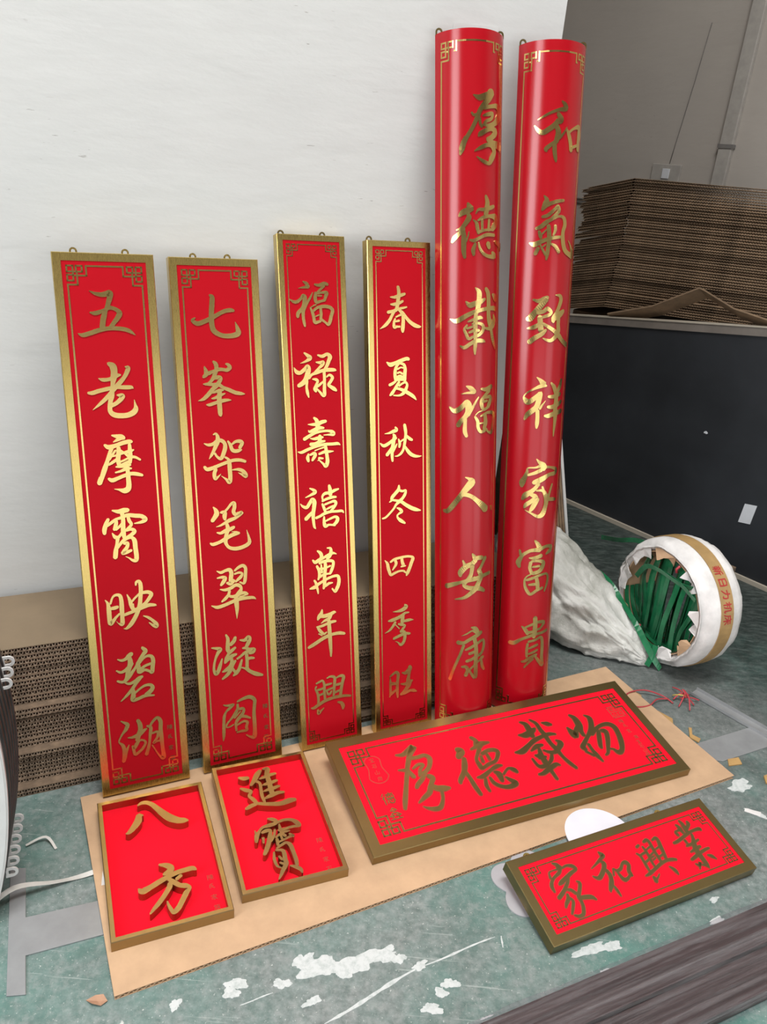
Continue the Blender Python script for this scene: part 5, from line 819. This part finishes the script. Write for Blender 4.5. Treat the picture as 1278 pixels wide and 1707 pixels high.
# ------------------------------------------------------------------ white woven sack slumped behind the half-round boards
ctrl = SACK
nu, nv = 110, 96; vs = []
def lerp(a, b, t_): return a + (b-a)*t_
for i in range(nu):
    u = i/(nu-1)*(len(ctrl)-1); k = min(int(u), len(ctrl)-2); f_ = u-k; f_ = f_*f_*(3-2*f_)*.5 + f_*.5
    c0, c1 = ctrl[k], ctrl[k+1]
    px, py = lerp(c0[0], c1[0], f_), lerp(c0[1], c1[1], f_); rw_ = lerp(c0[2], c1[2], f_); hh = lerp(c0[3], c1[3], f_)
    tx, ty = ctrl[-1][0]-ctrl[0][0], ctrl[-1][1]-ctrl[0][1]; l = math.hypot(tx, ty); nx, ny = -ty/l, tx/l
    for j in range(nv):
        a_ = 2*math.pi*j/nv; ca, sa_ = math.cos(a_), math.sin(a_)
        y_ = rw_*math.copysign(abs(ca)**.8, ca); z_ = hh*.5 + hh*.5*math.copysign(abs(sa_)**(.85 if sa_ > 0 else .45), sa_)
        P_ = V((px + nx*y_, py + ny*y_, z_))
        uu = i/(nu-1); g = noise.noise(V((P_.x*9 + P_.z*7, P_.y*8, P_.z*16)))*.018 + (abs(noise.noise(V((uu*5 + 1.5*math.sin(a_), a_*2.6 + uu*2, 3))))-.2)*-.040 + (abs(noise.noise(V((uu*13 - a_*1.2, a_*5.2, 8))))-.2)*-.020 + noise.noise(V((uu*40, a_*11, 1)))*.004
        s_ = min(1, hh/.12)
        out = V((nx*ca, ny*ca, sa_)); P_ = P_ + out*g*s_*(1 if z_ > .01 else .2); P_.z = max(P_.z, .002)
        vs.append(P_)
fs = [(i*nv+j, i*nv+(j+1) % nv, (i+1)*nv+(j+1) % nv, (i+1)*nv+j) for i in range(nu-1) for j in range(nv)]
fs += [tuple(range(nv))[::-1], tuple((nu-1)*nv+j for j in range(nv))]
mb = MB(); mb.add(vs, fs); o = mb.build('woven_sack', MT['sack'], None, smooth=True); tag(o, 'crumpled white woven sack slumped behind the right half-round board', 'sack')

# ------------------------------------------------------------------ coil of green strapping in its torn white wrapper
AX = V((-.906, -.423, 0)).normalized(); RC = ROLLC; RO, RI, RW = .205, .160, .150
TX = AX.cross(Z).normalized()
t = empty('strapping_coil', frame(V((RC[0], RC[1], 0)), TX, AX, Z), 'standing coil of green strapping in torn white paper with a brown tape band', 'coil')
def pol(r_, a_, y_): return V((r_*math.sin(a_), y_, RO + .002 + r_*math.cos(a_)))
n = 96; m_ = 12; vs = []
for k in range(n):
    a_ = 2*math.pi*k/n
    prof = [(RI+.012, RW/2), (RI+.025, RW/2+.008), (RO-.03, RW/2+.006), (RO-.008, RW/2-.008), (RO, RW/2-.03), (RO+.001, 0), (RO, -RW/2+.03), (RO-.008, -RW/2+.008), (RO-.03, -RW/2), (RI+.01, -RW/2), (RI+.004, -RW/2+.02), (RI+.006, RW/2-.02)]
    for j, (r_, y_) in enumerate(prof):
        g = noise.noise(V((math.sin(a_)*5, math.cos(a_)*5, y_*22)))*.007 + noise.noise(V((math.sin(a_)*14, math.cos(a_)*14, y_*50)))*.004
        if j in (4, 5, 6): g = min(g, 0)*.4
        if RO*math.cos(a_) < -.19 and j in (3, 4, 5, 6, 7): g = min(g, 0)
        vs.append(pol(r_ + g, a_, y_ + g*.6))
fs = [(k*m_+j, k*m_+(j+1) % m_, ((k+1) % n)*m_+(j+1) % m_, ((k+1) % n)*m_+j) for k in range(n) for j in range(m_)]
mb = MB(); mb.add(vs, fs); mb.build('paper_wrapper', MT['paper_white'], t, smooth=True)
def hoop(name, r_, y0, y1, m, a0=0, a1=2*math.pi, th=.001, n=80, wob=0.0):
    mb = MB(); P_ = []; Wv = []; Nn = []
    for k in range(n+1):
        a_ = a0 + (a1-a0)*k/n; q = pol(r_ + wob*math.sin(5*a_), a_, (y0+y1)/2 + wob*1.5*math.sin(3*a_)); P_.append(q)
        Wv.append(V((0, (y1-y0)/2, 0))); Nn.append(V((math.sin(a_), 0, math.cos(a_))))
    mb.strip(P_, Wv, Nn, th); return mb.build(name, m, t)
tp = hoop('tape_band', RO+.0022, -.022, .026, MT['tan_tape'], th=.0016)
# red printing on the tape
def ttext(gl, a_c, size):
    def mpp(u, v, hh):
        a_ = a_c - u/RO      # glyph reads along the band
        return pol(RO + .0030 + hh, a_, .002 - v)
    o = glyph(tp, MINI[gl], 0, 0, 0, .0004, MT['red_ink'], mpp, name='tape_character', scale=size, sub=2); return o
for gl, a_c in zip('新日力机床', (.62, .80, .98, 1.16, 1.34)): ttext(gl, TSIGN*a_c, .032)
hoop('inner_core', RI+.003, -RW/2+.006, RW/2-.004, MT['kraft'], th=.003)
# strap windings seen inside the hole
for k in range(7):
    y = -RW/2 + .02 + k*.020
    hoop('green_winding', RI-.003-.0014*(k % 3), y-.008, y+.008, MT['green_strap'], a0=math.pi*.55, a1=math.pi*1.45, th=.001, n=30)
def strap_local(pts, wd_, nm='green_strap_end', wdir=V((0, 1, 0)), m=None, th=.0009):
    P_ = [V(q) for q in pts]; Q = []
    for i in range(len(P_)-1):
        p0 = P_[max(i-1, 0)]; p1 = P_[i]; p2 = P_[i+1]; p3 = P_[min(i+2, len(P_)-1)]
        for j in range(8):
            tt = j/8; Q.append(.5*((2*p1)+(p2-p0)*tt+(2*p0-5*p1+4*p2-p3)*tt*tt+(3*p1-p0-3*p2+p3)*tt**3))
    Q.append(P_[-1]); Wd = []; Nn = []
    for i, q in enumerate(Q):
        tg = (Q[min(i+1, len(Q)-1)] - Q[max(i-1, 0)]).normalized(); wv = (wdir - tg*tg.dot(wdir)).normalized()
        Wd.append(wv*wd_/2); Nn.append(tg.cross(wv).normalized())
    mb = MB(); mb.strip(Q, Wd, Nn, th); return mb.build(nm, m or MT['green_strap'], t)
cz_ = RO + .002
rnd = random.Random(9)
for k in range(34):
    x0 = -.125 + .25*((k*7) % 34)/33; x1 = x0*rnd.uniform(.7, 1.0) + rnd.uniform(-.015, .015); bow = rnd.uniform(-.012, .012); y = RW/2 - .012 - .05*rnd.random() - .02*(k % 3)
    hh = math.sqrt(max(RI**2 - x0**2, 0))-.006; h2 = math.sqrt(max(RI**2 - x1**2, 0))-.006
    strap_local([(x0, y, cz_+hh), (x0+bow, y+.010, cz_+hh*.4), (x1+bow, y+.008, cz_-h2*.4), (x1, y, cz_-h2)], .0165, 'green_strand', V((1, rnd.uniform(-.6, .3), 0)))
# torn paper flaps round the opening
rnd = random.Random(5)
for k, a_ in enumerate((.1, .75, 1.5, 2.15, 2.8, 3.6, 4.2, 4.85, 5.6)):
    r1 = RI+.010; lf = rnd.uniform(.022, .036); wa = rnd.uniform(.38, .56)
    pts = []
    for q in range(7):
        aa = a_ + wa*(q/6-.5); pts.append(pol(r1 + .006, aa, RW/2+.004))
    for q in range(7):
        aa = a_ + wa*(.5-q/6)*.9; pts.append(pol(r1 - lf*(.75+.25*math.sin(q*1.3+k)), aa, RW/2 + .004 + .012*math.sin(q*.9+k)))
    mb = MB(); mb.prism(pts, V((0, -.002, 0))); o = mb.build('torn_flap', MT['paper_white'] if k % 3 else MT['kraft'], t)
strap_local([(-.13, .06, cz_+.115), (-.09, .10, cz_+.118), (.0, .105, cz_+.12), (.07, .09, cz_+.095), (.12, .07, cz_+.03)], .016, wdir=V((0, .4, 1)))
strap_local([(-.155, .10, cz_+.10), (-.09, .10, cz_+.118), (-.02, .10, cz_+.120)], .016, wdir=V((0, .3, 1)))
strap_local([(-.045, .085, cz_-.13), (-.05, .095, cz_-.16), (-.052, .11, .010)], .018, wdir=V((1, .3, 0)))
for (p0, p1) in (((.035, .09, cz_-.10), (.05, .085, cz_-.155)), ((-.05, .085, cz_+.135), (-.052, .08, cz_+.158))):
    mb = MB(); mb.tube([p0, (V(p0)+V(p1))/2 + V((.004, .004, 0)), p1], .004, 8); mb.build('red_tie', MT['red_wire'], t, smooth=True)

# loose green straps between sack and coil
band('green_strap', STRAP1, .019, MT['green_strap'], 'loose green strap hanging from the sack down to the floor by the coil', wdir=V((.6, .3, .3)), wiggle=.35)
band('green_strap', STRAP2, .016, MT['green_strap'], 'loose green strap reaching left from the opening of the coil', wdir=V((0, .3, 1)), wiggle=.3)

# ------------------------------------------------------------------ dark panel in the recess with its strips
TH0, TH1 = .885, .136  # height of the panel top along the run: z = TH0 + TH1 * a (it is fixed slightly out of level)
def ptop(a_): return TH0 + TH1*(a_ - .1)
t = empty('charcoal_board', frame(PW(0, 0), E1, E2, Z), 'large dark charcoal panel standing upright in the recess, stack of cardboard above it', 'panel')
a0, a1 = -.66, 1.7
mb = MB(); mb.prism([V((a0, 0, .012)), V((a1, 0, .012)), V((a1, 0, ptop(a1)-.03)), V((a0, 0, ptop(a0)-.03))], V((0, .022, 0))); mb.build('panel_face', MT['black_board'], t)
mb = MB(); mb.prism([V((a0, -.006, ptop(a0)-.036)), V((a1, -.006, ptop(a1)-.036)), V((a1, -.006, ptop(a1)-.004)), V((a0, -.006, ptop(a0)-.004))], V((0, .034, 0))); mb.build('edge_trim', MT['wood_trim'], t)
mb = MB(); mb.prism([V((a0, -.009, ptop(a0)-.0045)), V((a1, -.009, ptop(a1)-.0045)), V((a1, -.009, ptop(a1)+.0005)), V((a0, -.009, ptop(a0)+.0005))], V((0, .042, 0))); mb.build('top_strip', MT['wood_light'], t)
mb = MB(); mb.lbox(a0, a1, -.012, .022, .0005, .018); mb.build('base_strip', MT['wood_light'], t)
mb = MB(); blob(mb, (0, 0), .0075, .8, 0, 10, 3, .001)
o = mb.build('pale_chip', MT['label_grey'], t); o.rotation_euler = (math.pi/2, 0, 0); o.location = (.594, -.0005, .526)
mb = MB(); mb.prism([V((.821, -.0022, .304)), V((.868, -.0022, .312)), V((.862, -.0022, .232)), V((.815, -.0022, .224))], V((0, .002, 0)))
tag(mb.build('paper_label', MT['label_grey']), 'small pale grey paper label stuck on the dark panel', 'label'); bpy.data.objects['paper_label'].matrix_world = frame(PW(0, 0), E1, E2, Z)

# stack of folded cartons behind the panel, on a low box base
P0 = PW(-.005, .065); d1 = V((.922, -.386, 0)).normalized(); d2 = V((.386, .922, 0)).normalized()
zb = .905; SN = 49; ST = .0106
PLf = P0 - d1*.205 + d2*.06; Lr = 1.25
base_pts = [V((-.17, .10, 0)), V((0, .03, 0)), V((Lr, .03, 0)), V((Lr, .42, 0)), V((-.13, .42, 0))]
mb = MB(); mb.prism([V((q.x, q.y, .001)) for q in base_pts], V((0, 0, .858))); o = mb.build('plinth_box', MT['kraft_dark']); o.matrix_world = frame(P0, d1, d2, Z)
tag(o, 'low brown box carrying the tall cardboard stack behind the dark panel', 'box')
def carton_mesh(seed):
    rnd = random.Random(seed); mb = MB(); dr = .052; th = .0013
    jl = rnd.uniform(-.016, .012)
    left = V((-.205+jl, .055, -dr)); c0 = V((0, 0, 0)); r0 = V((Lr, 0, 0)); r1 = V((Lr, .44, 0)); b1 = V((0, .44, 0)); l1 = V((-.17+jl, .44, -dr))
    for dz in (0, ST-.0014):
        mb.prism([left+Z*dz, c0+Z*dz, b1+Z*dz, l1+Z*dz], Z*th); mb.prism([c0+Z*dz, r0+Z*dz, r1+Z*dz, b1+Z*dz], Z*th)
    flutes(mb, V((.0, .003, 0)), V((1, 0, 0)), V((0, 1, 0)), Lr-.004, th, ST-.0014, .0105, .05, .0014)
    X_ = (c0-left); Ln = X_.length; X_.normalize(); Yv = V((0, 1, 0))
    flutes(mb, left + V((.002, .004, 0)), X_, Yv, Ln-.004, th, ST-.0014, .0105, .04, .0014)
    return mb.mesh('carton_sheet', MT['kraft_dark'], fix=False)
cms = [carton_mesh(q) for q in range(7)]
for k in range(SN):
    fromtop = SN-1-k
    o = link(bpy.data.objects.new('carton_sheet', cms[random.randrange(7)]))
    jy = random.uniform(-.006, .006) + (.010 if (k//6) % 2 else 0)
    o.matrix_world = frame(P0 + d2*jy + d1*random.uniform(-.006, .006) + d1*(-.022*max(0, 1-k/22)) + Z*(zb + k*ST), d1, d2, Z)
    tag(o, '%s flattened carton%s in the tall stack above the dark panel' % (ordw(fromtop), '' if fromtop == 0 else ' from the top'), 'cardboard', 'flattened cartons stacked above the dark panel')
# bent sheet tented over the panel's edge
mb = MB(); yb = .0
prof = [(.04, ptop(.04)+.010), (.24, ptop(.24)+.05), (.425, 1.056), (.445, 1.052), (.58, ptop(.58)+.056), (.76, ptop(.76)+.010)]
vs = []
for (a_, z_) in prof:
    for (y_, dz) in ((-.006, 0), (.075, -.040)): vs += [V((a_, y_, z_+dz)), V((a_, y_, z_+dz+.006))]
fs = []
for i in range(len(prof)-1):
    b0 = 4*i; c0 = b0+4
    fs += [(b0, b0+2, c0+2, c0), (b0+1, c0+1, c0+3, b0+3), (b0, c0, c0+1, b0+1), (b0+2, b0+3, c0+3, c0+2)]
fs += [(0, 1, 3, 2), tuple(4*(len(prof)-1)+q for q in (0, 2, 3, 1))]
mb.add(vs, fs); o = mb.build('bent_carton', MT['kraft_dark']); o.matrix_world = frame(PW(0, 0), E1, E2, Z); tag(o, 'bent brown carton tented into a peak over the dark panel\'s top edge', 'cardboard')

# narrow white-edged board and dark sheets leaning on the end of the white wall
la = V((D.x, D.y, 0)); lean = (D*(-.2875) + Z).normalized(); nl = (D + Z*.2875).normalized(); bk = -N
t = empty('edge_board', frame(W(1.742, -.10, .002), lean, bk, lean.cross(bk)), 'leaning white-edged board seen edge-on beyond the end of the white wall', 'board')
mb = MB(); mb.lbox(0, 1.42, 0, .5, -.005, .005); mb.build('board_core', MT['plastic_white'], t)
t2 = empty('dark_sheets', frame(W(1.742, -.10, .002), lean, bk, lean.cross(bk)), 'dark corrugated sheets leaning beside the white-edged board', 'cardboard')
sg = 1 if lean.cross(bk).dot(D) < 0 else -1
for k in range(3):
    mb = MB(); a_ = sg*(.0058+k*.0105); b_ = sg*(.0058+k*.0105+.0085); mb.lbox(.012*(k+1)+.01, 1.30, .004, .48, min(a_, b_), max(a_, b_)); mb.build('sheet', MT['kraft_dark'], t2)

# things on the recess wall
t = empty('switch_plate', frame(PW(-.51, 1.0995, 1.43), E1, Z, -E2), 'small pale switch box on the recess wall above the carton stack', 'switch')
mb = MB(); mb.lbox(-.085, .085, 0, .082, 0, .012); bevel(mb.build('back_plate', MT['recess_pale'], t), .003)
mb = MB(); mb.lbox(-.018, .025, .012, .060, .011, .017); bevel(mb.build('rocker', MT['label_grey'], t), .002)
t = empty('conduit', frame(PW(-.20, 1.1, 0), E1, Z, -E2), 'pale vertical cable duct running up the recess wall', 'pipe')
mb = MB(); mb.lbox(-.035, .035, .2, 5.55, .0, .028); bevel(mb.build('duct', MT['recess_pale'], t), .004)
for z_ in (.9, 1.6, 2.3, 3.0):
    mb = MB(); mb.lbox(-.04, .04, z_, z_+.018, 0, .032); mb.build('clip', MT['dull_wall'], t)
mb = MB(); mb.tube([PW(-.43, 1.094, 2.15), PW(-.455, 1.094, 1.9), PW(-.49, 1.094, 1.60), PW(-.50, 1.094, 1.515)], .0018, 6); tag(mb.build('thin_cable', MT['dull_wall'], None, True), 'thin dark cable running up the recess wall from the switch box', 'cable')
t = empty('wall_ledge', frame(PW(-1.02, 1.1, 1.30), E1, Z, -E2), 'narrow grey ledge on the recess wall beside the carton stack', 'ledge')
for nm, y_ in (('rail', 0.0), ('rail', -.022)):
    mb = MB(); mb.lbox(-.35, .25, y_, y_+.007, 0, .012); mb.build(nm, MT['recess_pale' if y_ == 0 else 'dull_wall'], t)
# leaning pale board at the right edge
t = empty('leaning_board', frame(V((1.509, 2.863, 0)) + E2*-.02, E1, Z, -E2), 'pale pinkish board leaning on the dark panel at the right edge', 'board')
mb = MB(); mb.prism([V((0, .001, -.006)), V((.5, .001, -.006)), V((.62, .42, -.09)), V((.045, .42, -.09))], V((0, .003, .014))); mb.build('board_sheet', MT['pink_board'], t)
mb = MB(); mb.lbox(-.03, .03, -.02, .02, .0008, .055); o = mb.build('carton_scrap', MT['kraft_flute']); o.matrix_world = frame(V((1.375, 2.80, 0)), E1, E2, Z); tag(o, 'small folded cardboard scrap behind the strapping coil', 'cardboard')

# ------------------------------------------------------------------ little litter
def wire(pts, r, m, label, cat='wire', group=None, ends=True):
    Q = []
    P_ = [V(q) for q in pts]
    for i in range(len(P_)-1):
        p0 = P_[max(i-1, 0)]; p1 = P_[i]; p2 = P_[i+1]; p3 = P_[min(i+2, len(P_)-1)]
        for j in range(5):
            tt = j/5; Q.append(.5*((2*p1)+(p2-p0)*tt+(2*p0-5*p1+4*p2-p3)*tt*tt+(3*p1-p0-3*p2+p3)*tt**3))
    Q.append(P_[-1]); mb = MB(); mb.tube(Q, r, 6); o = mb.build('wire_scrap', m, None, True); tag(o, label, cat, group); return o
rnd = random.Random(11)
cw = V((WIREC[0], WIREC[1], .004))
for k in range(9):
    a_ = 2*math.pi*k/9 + rnd.uniform(-.3, .3); r_ = rnd.uniform(.03, .062)
    e_ = cw + V((math.cos(a_)*r_, math.sin(a_)*r_*.9, rnd.uniform(.0, .004))); s_ = cw - V((math.cos(a_)*.01, math.sin(a_)*.01, -.004-.0035*k))
    wire([s_, (s_+e_)/2 + V((rnd.uniform(-.008, .008), rnd.uniform(-.008, .008), .006)), e_], .0021, MT['yellow_wire'] if k == 4 else MT['red_wire'], 'yellow wire end in the tangle on the green floor' if k == 4 else 'short red wire end in the tangle on the green floor', group=None if k == 4 else 'red wire ends tangled on the floor')
wire([(.760, 1.90, .003), (.775, 1.945, .012), (.83, 1.965, .016), (.885, 1.955, .008), (.91, 1.93, .003)], .0022, MT['red_wire'], 'long red wire looping from the big sign to the wire tangle')
wire([(.765, 1.91, .004), (.79, 1.885, .012), (.83, 1.90, .010), (.86, 1.93, .012), (.90, 1.945, .006)], .0022, MT['red_wire'], 'red wire curling between the orange scrap and the wire tangle')
for nm, pts, th, mt_, lab, cat in LITTER:
    mb = MB(); z_ = .0007
    mb.prism([V((x, y, z_)) for x, y in pts], Z*th); o = mb.build(nm, MT[mt_]); tag(o, lab, cat)
rnd = random.Random(21)
mb = MB(); c = V((-.4655, .835, 0)) if False else V(LEAFC)
vs = [c+V((-.02, 0, .001)), c+V((-.006, .009, .004)), c+V((.008, .010, .007)), c+V((.018, .002, .002)), c+V((.010, -.009, .004)), c+V((-.006, -.008, .006)), c+V((0, 0, .0012))]
mb.add(vs + [q + Z*.0006 for q in vs], [(0, 1, 6), (1, 2, 6), (2, 3, 6), (3, 4, 6), (4, 5, 6), (5, 0, 6), (8, 7, 13), (9, 8, 13), (10, 9, 13), (11, 10, 13), (12, 11, 13), (7, 12, 13)] + [(k, (k+1) % 6, 7+(k+1) % 6, 7+k) for k in range(6)])
tag(mb.build('dry_leaf', MT['leaf']), 'curled dry brown leaf on the floor at the lower left', 'leaf')
# small card tucked on the wall behind the left half-round board
mb = MB(); mb.prism([W(.962, .0015, 1.62), W(1.10, .0015, 1.62), W(1.083, .0015, 1.709), W(.965, .0015, 1.704)], N*.0015); tag(mb.build('wall_card', MT['clear_card']), 'faint clear card on the white wall behind the left half-round board', 'card')
